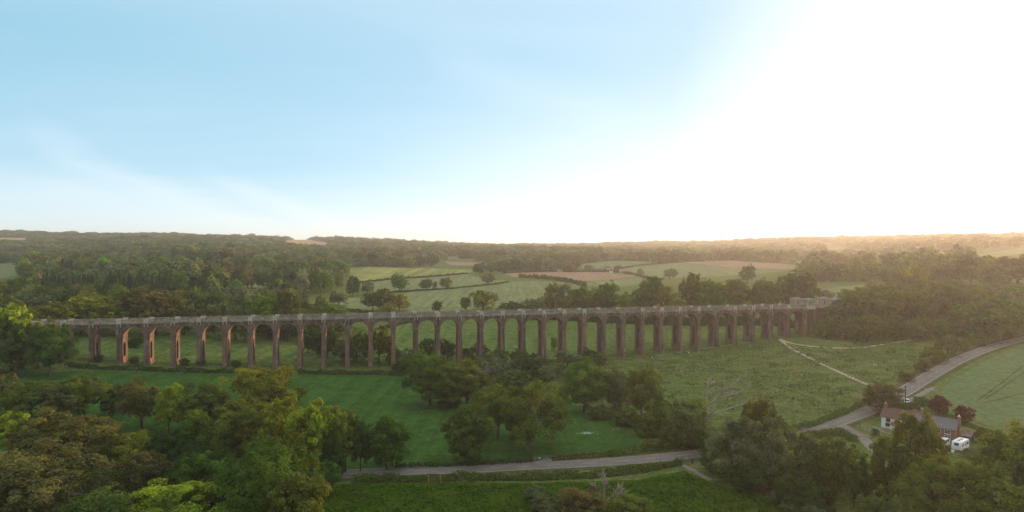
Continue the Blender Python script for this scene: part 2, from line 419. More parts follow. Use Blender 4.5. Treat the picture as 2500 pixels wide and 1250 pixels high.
ribbon('lane', LANE[:max(3, int(len(LANE)*.55))], 0, 6.2, ASPH, .113); ribbon('lane', LANE[int(len(LANE)*.5):], 0, 3.4, GRAVEL, .119)
ribbon('lay_by', smooth_line([at(*p) for p in [(2190, 990), (2225, 973), (2275, 945)]], 1.0), -.6, 2.2, GRAVEL, .106, rag=.25)
PATH = smooth_line([at(*p) for p in [(1880, 818), (1900, 826), (1914, 838), (1940, 856), (1985, 879), (2040, 905), (2095, 930), (2142, 949)]], 1.0)
ribbon('footpath', PATH, 0, 1.8, CHALK, .09, rag=.32)
ribbon('footpath', smooth_line([at(*p) for p in [(1905, 829), (1935, 839), (1985, 846), (2050, 850), (2110, 848), (2170, 839), (2225, 830)]], 1.0), 0, 1.6, CHALK, .095, rag=.3)
ribbon('footpath', smooth_line([at(*p) for p in [(1665, 1135), (1690, 1148), (1715, 1163), (1735, 1173)]], 1.0), 0, 1.5, GRAVEL, .09, rag=.15)
ribbon('footpath', smooth_line([at(*p) for p in [(1560, 875), (1650, 862), (1740, 848), (1830, 836), (1885, 826)]], 1.0), 0, 1.6, GRAVEL, .08, rag=.4)
ribbon('footpath', smooth_line([at(*p) for p in [(1305, 1130), (1325, 1126), (1345, 1121)]], 1.0), 0, 2.6, GRAVEL, .09, rag=.2)
ribbon('footpath', smooth_line([at(*p) for p in [(2132, 1042), (2150, 1052), (2175, 1060)]], 1.0), 0, 1.2, GRAVEL, .09)
for a, b in (((2500, 893), (2386, 979)), ((2512, 902), (2404, 976)), ((2500, 960), (2400, 985))):
    ribbon('wheel_track', smooth_line([at(*a), at((a[0]+b[0])/2, (a[1]+b[1])/2+1), at(*b)], 1.5), 0, .6, M_SCRUBG, .2, rag=.25)
ribbon('wheel_track', smooth_line([at(*p) for p in [(1690, 893), (1790, 915), (1880, 940), (1990, 975)]], 1.5), 0, .8, M_LUSH, .06, rag=.3)

# ------------------------------------------------------------------ viaduct
PXN = [154.6, 221.8, 288.3, 354.5, 421.7, 485, 548, 610, 672, 730.5, 789, 847.8, 905.6, 962.8, 1017.5, 1070.6, 1124, 1176, 1227.5, 1278, 1328.4, 1377.8, 1426.8, 1474.7, 1522, 1569.9, 1616.7, 1662.3, 1708.4, 1752.8, 1796.5, 1839.9, 1882.9, 1925.6]
def s_at(px):
    u = (px-1250)/F; return (u*V0[1]-V0[0])/(VT[0]-u*VT[1])
_sn = np.array([s_at(p) for p in PXN]); _n = np.arange(len(PXN))-11.
_pf = np.polyfit(_n, _sn - 11*_n, 4)
SN = {n: 11*n + float(np.polyval(_pf, max(-11, min(n, 22)))) for n in range(-15, 24)}
SPR, CORZ, RAIL, DEP = 18.2, 24.1, 26.15, 9.0
VIA = empty('viaduct', (V0[0], V0[1], 0), VA)
tag(VIA, 'long red brick railway viaduct with a row of tall pierced piers and a pale balustrade', 'viaduct')
def vground(s, d): 
    p = V0 + VT*s + VN*d; return float(hz(p[0], p[1]))

def pier_mesh(s, zb):
    hb, ht = 1.22, .93                      # half widths along the bridge at the foot and at the springing
    H = SPR; y0t, y1t = .45, DEP-.45; k = .032
    hx = lambda z: ht + (H-z)*(hb-ht)/26.
    yf = lambda z: y0t - (H-z)*k*.8
    yb = lambda z: y1t + (H-z)*k*.8
    outer = [(yf(zb), zb), (yb(zb), zb), (yb(H), H), (yf(H), H)]
    hw, zt, zl = 1.45, H-2.4, max(zb+3.4, 1)
    inner = []
    if zt - zl > 4:
        for i in range(9): t = math.pi*i/8; inner.append((4.5+hw*math.cos(t), zt-hw+hw*math.sin(t)))
        for i in range(9): t = math.pi+math.pi*i/8; inner.append((4.5+hw*math.cos(t), zl+hw+hw*math.sin(t)*.7))
    loops = [[Vector((y, z, 0)) for y, z in outer]] + ([[Vector((y, z, 0)) for y, z in inner]] if inner else [])
    tris = tessellate_polygon(loops); P = outer + inner; n = len(P); mb = MB()
    vs = [(s+hx(z), y, z) for y, z in P] + [(s-hx(z), y, z) for y, z in P]
    fs = [tuple(t) for t in tris] + [tuple(i+n for i in t) for t in tris]
    fs += [(i, (i+1) % 4, n+(i+1) % 4, n+i) for i in range(4)]
    mb.add(vs, fs); k0 = len(mb.v)-len(vs)
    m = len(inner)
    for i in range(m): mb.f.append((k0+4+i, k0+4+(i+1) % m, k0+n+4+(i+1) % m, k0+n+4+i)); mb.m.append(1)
    # thin pilaster strips that frame the recessed sides, and the plinth
    for sg in (1, -1):
        for ya, yb_ in ((yf, 0), (yb, 1)):
            pass
    mb.box(s-hx(zb)-.16, s+hx(zb)+.16, yf(zb)-.16, yb(zb)+.16, zb, zb+2.3, 0, .985)
    return mb
def arch_mesh(n):
    a, b = SN[n], SN[n+1]; x0, x1 = a+.93, b-.93; c, r = (x0+x1)/2, (x1-x0)/2; K = 22
    ys = (.4, DEP-.4); mb = MB()
    P = [(c-r*math.cos(math.pi*i/K), SPR+r*math.sin(math.pi*i/K)) for i in range(K+1)]
    mb.add([(x, y, z) for y in ys for x, z in P], [(i, i+1, K+2+i, K+1+i) for i in range(K)])
    for y in ys:                                                  # spandrel walls
        top = [(x, y, CORZ) for x, z in P]; low = [(x, y, z) for x, z in P]
        mb.add(low+top, [(i, i+1, K+2+i, K+1+i) for i in range(K)])
        for xa, xb in ((a, x0), (x1, b)): mb.add([(xa, y, SPR), (xb, y, SPR), (xb, y, CORZ), (xa, y, CORZ)], [(0, 1, 2, 3)])
    for y, dy in ((ys[0], -.1), (ys[1], .1)):                     # raised arch ring
        q0 = [(x, z) for x, z in P]; q1 = [(c-(r+.62)*math.cos(math.pi*i/K), SPR+(r+.62)*math.sin(math.pi*i/K)) for i in range(K+1)]
        q0 = [(c-(r-.03)*math.cos(math.pi*i/K), SPR+(r-.03)*math.sin(math.pi*i/K)) for i in range(K+1)]
        vs = [(max(a+.02, min(b-.02, x)), y+dy, z) for x, z in q0+q1] + [(max(a+.02, min(b-.02, x)), y+.01*dy, z) for x, z in q0+q1]
        m = 2*(K+1)
        mb.add(vs, [(i, i+1, K+2+i, K+1+i) for i in range(K)] + [(K+1+i, K+2+i, m+K+2+i, m+K+1+i) for i in range(K)] + [(i, i+1, m+i+1, m+i) for i in range(K)], 1)
    return mb
RING0 = stone_mat('arch_ring_brick', (.24, .16, .13), (.12, .09, .08))
RING = RING0; VOIDSHADE = stone_mat('void_shade_brick', (.10, .065, .05), (.06, .045, .04))  # darker brick: shade inside the pier openings put into the colour
for n in range(-15, 23):
    s = SN[n]
    zb = min(vground(s, -.2), vground(s, DEP)) - 1.2
    pm = pier_mesh(s, zb).build('pier', [BRICK, VOIDSHADE], VIA)
    im = MB(); im.box(s-1.12, s+1.12, .22, DEP-.22, SPR-.28, SPR+.12, 0); im.box(s-1.2, s+1.2, .14, DEP-.14, SPR-.02, SPR+.2, 0)
    im.build('impost', RING, pm)
    arch_mesh(n).build('arch', [BRICK, RING], VIA)
SA, SB = SN[-15], SN[23]+14
# abutment at the right end: a solid brick block with wing wall
mb = MB(); mb.box(SN[23]-.93, SB+6, .4, DEP-.4, 0, CORZ-.004); mb.box(SN[23]-1.15, SN[23]-.94, .2, DEP-.2, SPR-.28, SPR+.2)
mb.box(SB-10.5, SB-4.5, -.4, .4, 0, CORZ-.01); mb.build('abutment', BRICK, VIA)
mb = MB(); mb.box(SA, SB+6, .6, DEP-.6, CORZ-.5, CORZ+.25); mb.build('track_bed', DECK, VIA)
for tr in (2.6, 6.4):
    mb = MB()
    for g in (-.72, .72): mb.box(SA, SB+6, tr+g-.05, tr+g+.05, CORZ+.26, CORZ+.42)
    mb.build('rail', METAL, VIA)
for side in (0, 1):
    f = (lambda a, b: (a, b)) if side == 0 else (lambda a, b: (DEP-b, DEP-a))
    mb = MB(); mb.box(SA, SB+6, *f(.18, .62), CORZ, CORZ+.22); mb.box(SA, SB+6, *f(-.12, .62), CORZ+.22, CORZ+.5); mb.build('cornice', CORN, VIA)
    mb = MB(); mb.box(SA, SB+6, *f(.1, .5), CORZ+.5, CORZ+.82); mb.box(SA, SB+6, *f(.08, .54), RAIL-.3, RAIL)
    x = SA
    while x < SN[23]+3:
        x += .46
        mb.box(x-.12, x+.12, *f(.18, .42), CORZ+.8, RAIL-.28)
    mb.build('balustrade', STONE, VIA)
    for n in range(-15, 24):
        mb = MB(); s = SN[n]; mb.box(s-.95, s+.95, *f(-.1, .6), CORZ+.5, RAIL+.06); mb.box(s-1.05, s+1.05, *f(-.2, .66), RAIL+.05, RAIL+.24)
        mb.build('refuge_block', PSTONE if RNG.random() < .75 else STONE, VIA)
for n in range(-15, 24):
    for dx in (-.72, .72):
        mb = MB(); s = SN[n]+dx; mb.prism([(s-.17, CORZ+.2), (s+.17, CORZ+.2), (s+.15, CORZ-.75), (s-.15, CORZ-.75)], -.05, .42)
        mb.box(s-.13, s+.13, .15, .42, CORZ-1.25, CORZ-.7); mb.build('bracket', PSTONE, VIA)

def pavilion(px, d, label, roofm, back=0):
    s = s_at(px) if d < 3 else None
    if s is None:
        # solve for the far side
        u = (px-1250)/F; o = V0 + VN*d; s = (u*o[1]-o[0])/(VT[0]-u*VT[1])
    p = V0 + VT*s + VN*d; zb = CORZ+.4
    e = empty('pavilion', (p[0], p[1], zb), VA); tag(e, label, 'pavilion', 'pavilions at the end of the viaduct')
    w = 2.55
    mb = MB(); mb.box(-w, w, -w, w, -.8 if d < 3 else -.3, .95); mb.box(-w-.1, w+.1, -w-.1, w+.1, .95, 1.1); mb.build('plinth', PSTONE, e)
    mb = MB()
    for sx in (-1, 1):
        for sy in (-1, 1): mb.box(sx*(w-.45)-.45, sx*(w-.45)+.45, sy*(w-.45)-.45, sy*(w-.45)+.45, 1.1, 3.6)
    for t in (-.75, .0, .75):
        for q in (-1, 1):
            mb.box(t-.14, t+.14, q*(w-.3)-.14, q*(w-.3)+.14, 1.1, 3.6); mb.box(q*(w-.3)-.14, q*(w-.3)+.14, t-.14, t+.14, 1.1, 3.6)
    mb.build('columns', PSTONE, e)
    mb = MB(); mb.box(-.9, .9, -.9, .9, 1.0, 3.55); mb.build('shaded_inner_wall', DTIMB, e)  # dark colour stands in for shade inside the openings
    mb = MB(); mb.box(-w-.02, w+.02, -w-.02, w+.02, 3.6, 4.25); mb.build('entablature', PSTONE, e)
    mb = MB(); mb.box(-w-.65, w+.65, -w-.65, w+.65, 4.25, 4.5); mb.box(-w-.45, w+.45, -w-.45, w+.45, 4.5, 5.65, 0, .06); mb.build('roof', roofm, e)
PRO = plain('stone_roof', (.20, .17, .15), .85, .2, 1.5); BLUER = plain('blue_sheet_roof', (.17, .22, .23), .7, .2, .6)
pavilion(1977, 1.2, 'stone pavilion with grey pyramid roof on near parapet beside the last arch', PRO)
pavilion(2046, 1.2, 'stone pavilion with bluish roof half hidden by trees at the viaduct end', BLUER)
pavilion(1945, 8.2, 'stone pavilion with open front on far parapet, first at the viaduct end', PRO)
pavilion(2011, 8.2, 'stone pavilion on far parapet in front of a round dark tree', PRO)

# ------------------------------------------------------------------ vegetation prototypes
def quads(P, Nrm, size, rng, asp=1.35):
    n = len(P)
    ref = rng.normal(size=(n, 3)); a = np.cross(Nrm, ref); a /= np.linalg.norm(a, axis=1)[:, None]+1e-9; b = np.cross(Nrm, a)
    sz = (size*(.6+.8*rng.random(n)))[:, None]
    k = (Nrm*sz*.25)
    V = np.stack([P-a*sz*asp, P-b*sz*.8+k, P+a*sz*asp, P+b*sz*.8+k], 1).reshape(-1, 3)
    return V, np.arange(4*n).reshape(n, 4)

KINDS = {   # crown centre, half width, half height, boughs, bough radius, lowest direction, spread of leaves
 'round':  dict(zc=.53, rx=.44, rz=.45, nb=15, rb=.205, cut=-.85, sp=.42, ns=11),
 'dense':  dict(zc=.53, rx=.43, rz=.45, nb=17, rb=.20, cut=-.85, sp=.36, ns=11),
 'open':   dict(zc=.57, rx=.45, rz=.41, nb=14, rb=.18, cut=-.75, sp=.6, ns=9),
 'tall':   dict(zc=.55, rx=.40, rz=.44, nb=15, rb=.17, cut=-.85, sp=.5, ns=10),
 'bush':   dict(zc=.42, rx=.43, rz=.52, nb=14, rb=.22, cut=-.6, sp=.5, ns=10),
 'feather':dict(zc=.52, rx=.42, rz=.46, nb=20, rb=.17, cut=-.85, sp=.9, ns=9),
}
def crown_mesh(kind, nleaf, leaf, seed):
    k = KINDS[kind]; rng = np.random.default_rng(seed); B = []; tries = 0
    lop = rng.normal(size=3)*np.array([.05, .05, 0])
    while len(B) < k['nb'] and tries < 4000:
        tries += 1
        d = rng.normal(size=3); d[2] += .15; d /= np.linalg.norm(d)
        if d[2] < k['cut']: continue
        q = rng.uniform(.62, 1.0) if kind != 'feather' else rng.uniform(.35, 1.0)
        r = k['rb']*rng.uniform(.7, 1.25)
        c = np.array([d[0]*(k['rx']-r*.7)*q*1.12, d[1]*(k['rx']-r*.7)*q*1.12, k['zc']+d[2]*(k['rz']-r*.6)*q]) + lop*(.5+d[2])
        if kind in ('tall',): c[:2] *= 1.15-.7*max(0., c[2]-.5)
        if c[2] < r*.4: c[2] = r*.4
        if B and min(np.linalg.norm((c-p[0])) - .62*(r+p[1])*.8 for p in B) < 0 and tries < 2500: continue
        B.append((c, r, d))
    L = []
    for c, r, d in B:
        for j in range(k['ns']):
            e = rng.normal(size=3); e += d*.55 + np.array([0, 0, .35]); e /= np.linalg.norm(e)
            L.append((c + e*r*rng.uniform(.55, 1.05)*(1.0 if rng.random() < .72 else rng.uniform(1.15, 1.5)), r*rng.uniform(.22, .56), e))
    per = max(4, nleaf//len(L)); V = []; Nn = []
    for c, r, d in L:
        e = rng.normal(size=(per, 3)); e += d*.5 + np.array([0, 0, .35]); e /= np.linalg.norm(e, axis=1)[:, None]
        rad = r*(rng.random(per)**.35)*(1+np.abs(rng.normal(size=per))*.25*k['sp'])
        V.append(c + e*rad[:, None]*np.array([1.1, 1.1, .85]))
        nn = e*.8 + d*.5 + np.array([0, 0, .35]) + rng.normal(size=(per, 3))*k['sp']; Nn.append(nn/np.linalg.norm(nn, axis=1)[:, None])
    P = np.vstack(V); Nn = np.vstack(Nn); P[:, 2] = np.clip(P[:, 2], .015, None)
    VV, Q = quads(P, Nn, leaf, rng)
    lob = np.repeat(rng.normal(size=len(L))*.13 + np.repeat(rng.normal(size=len(B))*.12, k['ns']), per)
    lv = np.clip(.47 + lob + rng.normal(size=len(P))*.15, 0, 1)
    mn, mx = np.percentile(VV, .4, axis=0), np.percentile(VV, 99.6, axis=0)
    sx, sy, sz_ = mx[0]-mn[0], mx[1]-mn[1], mx[2]
    VV /= np.array([sx, sy, sz_])
    return np_mesh('crown_'+kind, VV, Q, False, lv), [(c/np.array([sx, sy, sz_]), r) for c, r, d in B]
def trunk_mesh(kind, lobes, seed, n=18, thick=.026):
    rng = random.Random(seed); mb = MB()
    fork = {'round': .26, 'dense': .22, 'open': .3, 'tall': .24, 'bush': .12, 'feather': .16}[kind]
    lean = rng.uniform(-.03, .03)
    mb.tube([(0, 0, -.06), (0, 0, .02), (lean*.5, 0, fork*.6), (lean, lean, fork), (lean*1.5, lean*1.3, fork+.2)], [thick*1.9, thick*1.25, thick, thick*.9, thick*.5], 7)
    ls = list(lobes); rng.shuffle(ls)
    for c, r in ls[:n]:
        z0 = fork*rng.uniform(.75, 1.35); a = Vector((lean, lean*.7, z0)); b = Vector(c)
        mid = a.lerp(b, .5) + Vector((rng.uniform(-.04, .04), rng.uniform(-.04, .04), rng.uniform(-.01, .06)))
        mb.tube([a, a.lerp(mid, .5)+Vector((0, 0, .012)), mid, mid.lerp(b, .6), b], [thick*.5, thick*.42, thick*.3, thick*.2, thick*.08], 5)
        for q in range(2):
            e = mid.lerp(b, rng.uniform(.2, .7)); f = e + Vector((rng.uniform(-.1, .1), rng.uniform(-.1, .1), rng.uniform(-.02, .1)))
            mb.tube([e, e.lerp(f, .5)+Vector((0, 0, .01)), f], [thick*.18, thick*.12, thick*.04], 4)
    return mb.mesh('trunk', True)
PROTO = {}
def protos(kind, lod):
    key = (kind, lod)
    if key not in PROTO:
        nl, sz, nv = {'xl': (34000, .0098, 3), 'hi': (15000, .0150, 4), 'mid': (3400, .027, 4), 'lo': (700, .052, 4)}[lod]
        if kind == 'feather': nl = int(nl*.8)
        if kind == 'open': nl = int(nl*.72)
        out = []
        for s in range(nv):
            seed = hash_(kind) + s*17
            me, lob = crown_mesh(kind, nl, sz, seed)
            tm = trunk_mesh(kind, lob, seed, {'xl': 22, 'hi': 20, 'mid': 9, 'lo': 4}[lod], .03 if kind == 'open' else .024)
            out.append((me, tm))
        PROTO[key] = out
    return PROTO[key]
def hash_(s): return sum((i+3)*ord(c) for i, c in enumerate(s)) % 9973
def conifer_mesh(nleaf, leaf, seed):
    rng = np.random.default_rng(seed); P = []; Nn = []
    tiers = 11
    for t in range(tiers):
        z = .12 + .86*t/(tiers-1); r = .5*(1-z)**.8*rng.uniform(.85, 1.15)+.02; m = max(5, int(nleaf*(r+.05)/2.6))
        a = rng.random(m)*6.283; q = r*np.sqrt(rng.random(m))
        P.append(np.stack([q*np.cos(a), q*np.sin(a), z - .10*q/.5 + rng.normal(size=m)*.012], -1))
        nn = np.stack([np.cos(a)*.6, np.sin(a)*.6, np.full(m, .8)], -1) + rng.normal(size=(m, 3))*.4; Nn.append(nn/np.linalg.norm(nn, axis=1)[:, None])
    P = np.vstack(P); Nn = np.vstack(Nn); V, Q = quads(P, Nn, leaf, rng)
    return np_mesh('crown_conifer', V, Q, False, np.clip(.4+rng.normal(size=len(P))*.2, 0, 1))
for lod, nl, sz in (('mid', 1500, .03), ('lo', 420, .06)):
    tm = MB().tube([(0, 0, -.05), (0, 0, .5), (0, 0, .97)], [.022, .014, .003], 5).mesh('trunk')
    PROTO[('conifer', lod)] = [(conifer_mesh(nl, sz, 5+i), tm) for i in range(3)]

C = dict(olive=(.132, .168, .034), brown=(.126, .132, .046), gold=(.205, .215, .034), green=(.085, .168, .028), dkgreen=(.045, .092, .026),
         lime=(.215, .275, .030), grey=(.140, .178, .088), khaki=(.148, .152, .056), copper=(.120, .032, .028), willow=(.125, .172, .060),
         bright=(.145, .230, .032), rust=(.112, .110, .044), mid=(.095, .145, .036))
USED = []
def tree(X, Z, h, w, kind, colour, label, group=None, name='tree', bark=None, lod=None, cat='tree', depth=None, rz=None, variant=None):
    z = float(hz(X, Z)); e = empty(name, (X, Z, z), RNG.random()*6.28 if rz is None else rz)
    tag(e, label, cat, group)
    pr = protos(kind, lod or (('xl' if w > 15.5 else 'hi') if Z < 265 else 'mid'))
    me, tm = pr[int(RNG.integers(len(pr))) if variant is None else variant]
    bk = bark or BARK
    if not tm.materials: tm.materials.append(bk)
    if not me.materials: me.materials.append(LEAF)
    t = bpy.data.objects.new('trunk', tm); COL.objects.link(t); t.parent = e; t.scale = (w, w, h)
    if bark: t.material_slots[0].link = 'OBJECT'; t.material_slots[0].material = bark
    c = bpy.data.objects.new('crown', me); COL.objects.link(c); c.parent = e; c.scale = (w, w, h)
    cc = np.array(C[colour] if isinstance(colour, str) else colour)*(1+RNG.normal()*.08)
    c.color = (*[float(max(.005, x*(1+RNG.normal()*.04))) for x in cc], 1)
    USED.append((X, Z, w)); return e
def T(px, base, top, w, kind, colour, label, group=None, **kw):
    p = at(px, base); h = (base-top)*p[1]/F; return tree(p[0], p[1], h, w*p[1]/F, kind, colour, label, group, **kw)

# --- foreground wood, lower left
GF = 'trees of the foreground wood'
T(14, 1015, 916, 60, 'feather', 'khaki', 'small pale khaki tree at the left edge beside the dark field', GF)
T(75, 1028, 934, 140, 'open', 'olive', 'broad olive brown tree, leftmost of the back row of the foreground wood', GF)
T(148, 1032, 942, 90, 'round', 'brown', 'brownish tree between two taller olive ones in the back row of the foreground wood', GF)
T(206, 1024, 918, 120, 'open', 'olive', 'tall olive tree with pale twiggy top in the back row of the foreground wood', GF)
T(274, 1018, 950, 52, 'dense', 'dkgreen', 'small dark green tree behind the two tall olive brown ones', GF)
T(345, 1048, 925, 105, 'open', 'brown', 'brown tree with dark bare trunk and forked branches showing in the foreground wood', GF)
T(412, 1062, 942, 68, 'tall', 'lime', 'narrow yellow green tree just right of the bare trunked brown tree', GF)
T(488, 1050, 936, 120, 'round', 'olive', 'dark olive round tree against the dark green field', GF)
T(650, 1020, 899, 182, 'feather', 'gold', 'large feathery golden olive dome at the far edge of the foreground wood', GF)
T(702, 1135, 967, 120, 'tall', 'lime', 'bright yellow green tree below the golden feathery dome', GF)
T(760, 1160, 978, 112, 'tall', 'lime', 'bright yellow green tree at the right edge of the foreground wood', GF)
T(585, 1118, 980, 180, 'round', 'olive', 'broad olive green tree in the middle of the foreground wood', GF)
T(478, 1085, 1003, 70, 'round', 'bright', 'small bright green tree below the dark olive round one', GF)
T(170, 1175, 1003, 245, 'feather', 'brown', 'very large pinkish brown twiggy tree in the left foreground', GF)
T(24, 1110, 1012, 90, 'tall', 'lime', 'bright green tree at the left edge beside the large twiggy brown tree', GF)
T(318, 1165, 1057, 95, 'round', 'gold', 'golden olive tree right of the large twiggy brown tree', GF)
T(400, 1150, 1050, 100, 'bush', 'dkgreen', 'low dark green tree in the hollow of the foreground wood', GF)
T(470, 1165, 1068, 90, 'bush', 'dkgreen', 'low blackish green tree under the broad olive green one', GF)
T(130, 1300, 1083, 300, 'open', 'khaki', 'huge khaki oak with bleached bare limbs in the bottom left corner', GF, bark=PALE)
T(352, 1250, 1108, 140, 'round', 'rust', 'golden brown tree right of the huge khaki oak', GF)
T(482, 1240, 1108, 132, 'round', 'green', 'mid green round tree left of the vivid dark green one', GF)
T(640, 1300, 1072, 205, 'dense', 'green', 'big dense vivid green tree in front of the yellow green ones', GF)
T(420, 1345, 1200, 275, 'tall', 'lime', 'yellow green tree cut by the bottom edge of the picture', GF)
T(28, 1290, 1180, 100, 'dense', 'dkgreen', 'dark tree in the bottom left corner beside the khaki oak', GF)
T(722, 1345, 1160, 150, 'dense', 'olive', 'dark olive tree at the bottom edge beside the lush meadow', GF)
T(795, 1215, 1130, 62, 'tall', 'green', 'small green tree at the meadow corner where the road disappears', GF)
T(255, 1345, 1195, 160, 'round', 'mid', 'dull green tree at the bottom edge right of the khaki oak', GF)
T(548, 1290, 1160, 120, 'bush', 'dkgreen', 'dark tree filling the gap left of the big vivid green tree', GF)
T(560, 1350, 1225, 150, 'bush', 'green', 'low green tree at the bottom edge under the vivid green one', GF)
T(250, 1120, 1020, 80, 'round', 'olive', 'olive tree behind the right side of the large twiggy brown tree', GF)
T(545, 1040, 962, 70, 'bush', 'mid', 'small dull green tree between the olive round tree and the golden dome', GF)
# --- trees of the big field and the road
T(843, 1152, 996, 82, 'tall', 'olive', 'tall dark olive tree at the left end of the visible road', 'roadside trees')
T(880, 1150, 1018, 60, 'dense', 'dkgreen', 'slim dark tree in the middle of the trio at the left end of the road', 'roadside trees')
T(944, 1146, 1020, 98, 'dense', 'green', 'round dark green tree, right of the trio at the left end of the road', 'roadside trees')
T(815, 1165, 1060, 60, 'bush', 'dkgreen', 'low dark tree between the yellow green wood and the road end', 'roadside trees')
GC = 'trees on the big dark green field'
T(1050, 992, 858, 128, 'dense', 'green', 'big leafy green tree in front of the tall central piers', GC)
T(1140, 996, 884, 118, 'feather', 'olive', 'pale olive tree with bleached bare branches on its right side', GC)
T(1216, 1074, 944, 118, 'open', 'olive', 'olive tree with pale trunk behind the wide oak on the field', GC, bark=MIDB)
T(1290, 1100, 933, 185, 'open', 'olive', 'wide spreading olive oak standing on the dark green field', GC, bark=MIDB)
T(1142, 1128, 984, 122, 'round', 'mid', 'ivy trunked tree with pale limbs beside the road hedge', GC, bark=MIDB)
T(1143, 1128, 1060, 46, 'bush', 'dkgreen', 'dark ivy growth round the foot of the pale limbed tree', GC, name='ivy', cat='ivy')
GB = 'stream side trees in front of the central piers'
T(1225, 936, 880, 76, 'bush', 'grey', 'grey green willow bush left of two at the stream', GB)
T(1276, 930, 866, 86, 'bush', 'dkgreen', 'dark green bush tree right of the grey willow at the stream', GB)
T(1205, 900, 862, 60, 'bush', 'grey', 'low grey green bush below the central piers', GB)
T(1320, 905, 868, 60, 'bush', 'willow', 'low greenish bush at the foot of the pier beside the stream', GB)
T(1002, 908, 852, 52, 'feather', 'grey', 'thin grey tree with bare stems left of the big leafy tree', GB)
T(975, 912, 880, 40, 'bush', 'dkgreen', 'dark bush at the right end of the long hedge before the piers', GB)
T(1050, 874, 826, 50, 'round', 'dkgreen', 'dark round tree seen between two central piers, left of its pair', GB)
T(1092, 876, 828, 46, 'round', 'dkgreen', 'dark round tree behind a central pier, right of its pair', GB)
T(1170, 876, 838, 46, 'bush', 'willow', 'light grey green bush between central piers', GB)
T(1140, 888, 850, 40, 'bush', 'mid', 'small dull bush behind the big leafy green tree', GB)
T(1352, 862, 824, 16, 'tall', 'bright', 'thin sapling standing alone between two piers', GB)
T(1385, 895, 856, 60, 'feather', 'grey', 'pale feathery shrub behind the dense round tree', GB)
T(1440, 880, 850, 40, 'bush', 'dkgreen', 'dark low shrub at the foot of the piers behind the dense round tree', GB)
GD = 'row of trees along the field ditch'
T(1426, 1006, 876, 118, 'dense', 'green', 'dense round green tree at the left end of the ditch row', GD)
T(1502, 996, 904, 78, 'bush', 'grey', 'grey olive twiggy tree right of the dense round one', GD)
T(1566, 1022, 893, 96, 'dense', 'olive', 'olive brown tree with one pale limb in the ditch row', GD, bark=MIDB)
T(1608, 1062, 974, 90, 'bush', 'olive', 'low spreading olive tree left of the willow in the ditch row', GD)
T(1680, 1092, 964, 112, 'bush', 'willow', 'drooping willow like tree beside the dead tree', GD)
T(1640, 1092, 1020, 60, 'bush', 'mid', 'low dull green bush under the willow like tree', GD)
T(1590, 1095, 1070, 50, 'bush', 'olive', 'small bush on the field corner near the road bend', GD, name='shrub', cat='shrub')
GE = 'trees around the hidden stretch of road'
T(1800, 1170, 1016, 142, 'bush', 'grey', 'large grey green tree hiding the road, left half of the clump', GE)
T(1878, 1192, 1010, 122, 'bush', 'grey', 'large grey green tree at the right half of the clump hiding the road', GE)
T(1852, 1135, 972, 74, 'feather', 'olive', 'olive tree top rising behind the grey green clump on the road', GE)
T(1740, 1120, 1050, 60, 'bush', 'mid', 'bush between the dead tree and the grey green clump', GE, name='shrub', cat='shrub')
T(1975, 1200, 1066, 76, 'feather', 'grey', 'thin young tree with pale stem below the lane junction, left one', GE, bark=MIDB)
T(2042, 1216, 1072, 92, 'feather', 'mid', 'thin young tree below the lane junction, right one', GE)
T(2085, 1240, 1110, 70, 'feather', 'mid', 'twiggy tree left of the large brownish oak in front of the house', GE)
T(1985, 1255, 1165, 110, 'bush', 'dkgreen', 'dark low bush below the thin young trees', GE)
T(1925, 1235, 1180, 60, 'bush', 'dkgreen', 'dark bush on the bank under the grey green clump', GE, name='shrub', cat='shrub')
GR = 'big trees in the lower right corner'
T(2246, 1222, 1006, 114, 'open', 'olive', 'large brownish oak standing in front of the white cottage', GR)
T(2165, 1236, 1072, 112, 'round', 'olive', 'lower left part tree below the large brownish oak', GR)
T(2290, 1322, 1118, 200, 'round', 'olive', 'broad olive green tree in front of the caravan', GR)
T(2484, 1300, 1044, 190, 'round', 'olive', 'tall yellow olive tree at the right edge in front of the grey green field', GR)
T(2510, 1230, 1030, 90, 'round', 'gold', 'golden olive tree cut by the right edge of the picture', GR)
T(2150, 1340, 1215, 140, 'bush', 'mid', 'low green tree at the bottom edge left of the broad olive tree', GR)
T(2440, 1360, 1170, 170, 'round', 'olive', 'dark olive tree in the bottom right corner', GR)
T(2156, 1014, 939, 90, 'dense', 'rust', 'dark brown tree between the road and the white cottage', 'garden trees')
T(2291, 1013, 966, 44, 'dense', 'copper', 'copper red tree in the garden, nearer to the road', 'garden trees')
T(2355, 1037, 991, 42, 'dense', 'copper', 'copper red tree in the garden, right of the brick house chimney', 'garden trees')
T(2254, 1000, 968, 46, 'bush', 'mid', 'green bush beside the left copper red tree', 'garden trees', name='shrub', cat='shrub')
T(2226, 1000, 982, 34, 'bush', 'green', 'small green bush behind the cottage next to the road', 'garden trees', name='shrub', cat='shrub')
T(2402, 1084, 1046, 40, 'bush', 'olive', 'dark olive bush right of the garden shed', 'garden trees', name='shrub', cat='shrub')
T(2372, 1118, 1092, 44, 'bush', 'grey', 'grey round bush in front of the caravan', 'garden trees', name='shrub', cat='shrub')
T(2138, 1064, 1046, 20, 'bush', 'green', 'small clipped bush at the lane gate', 'garden trees', name='shrub', cat='shrub')
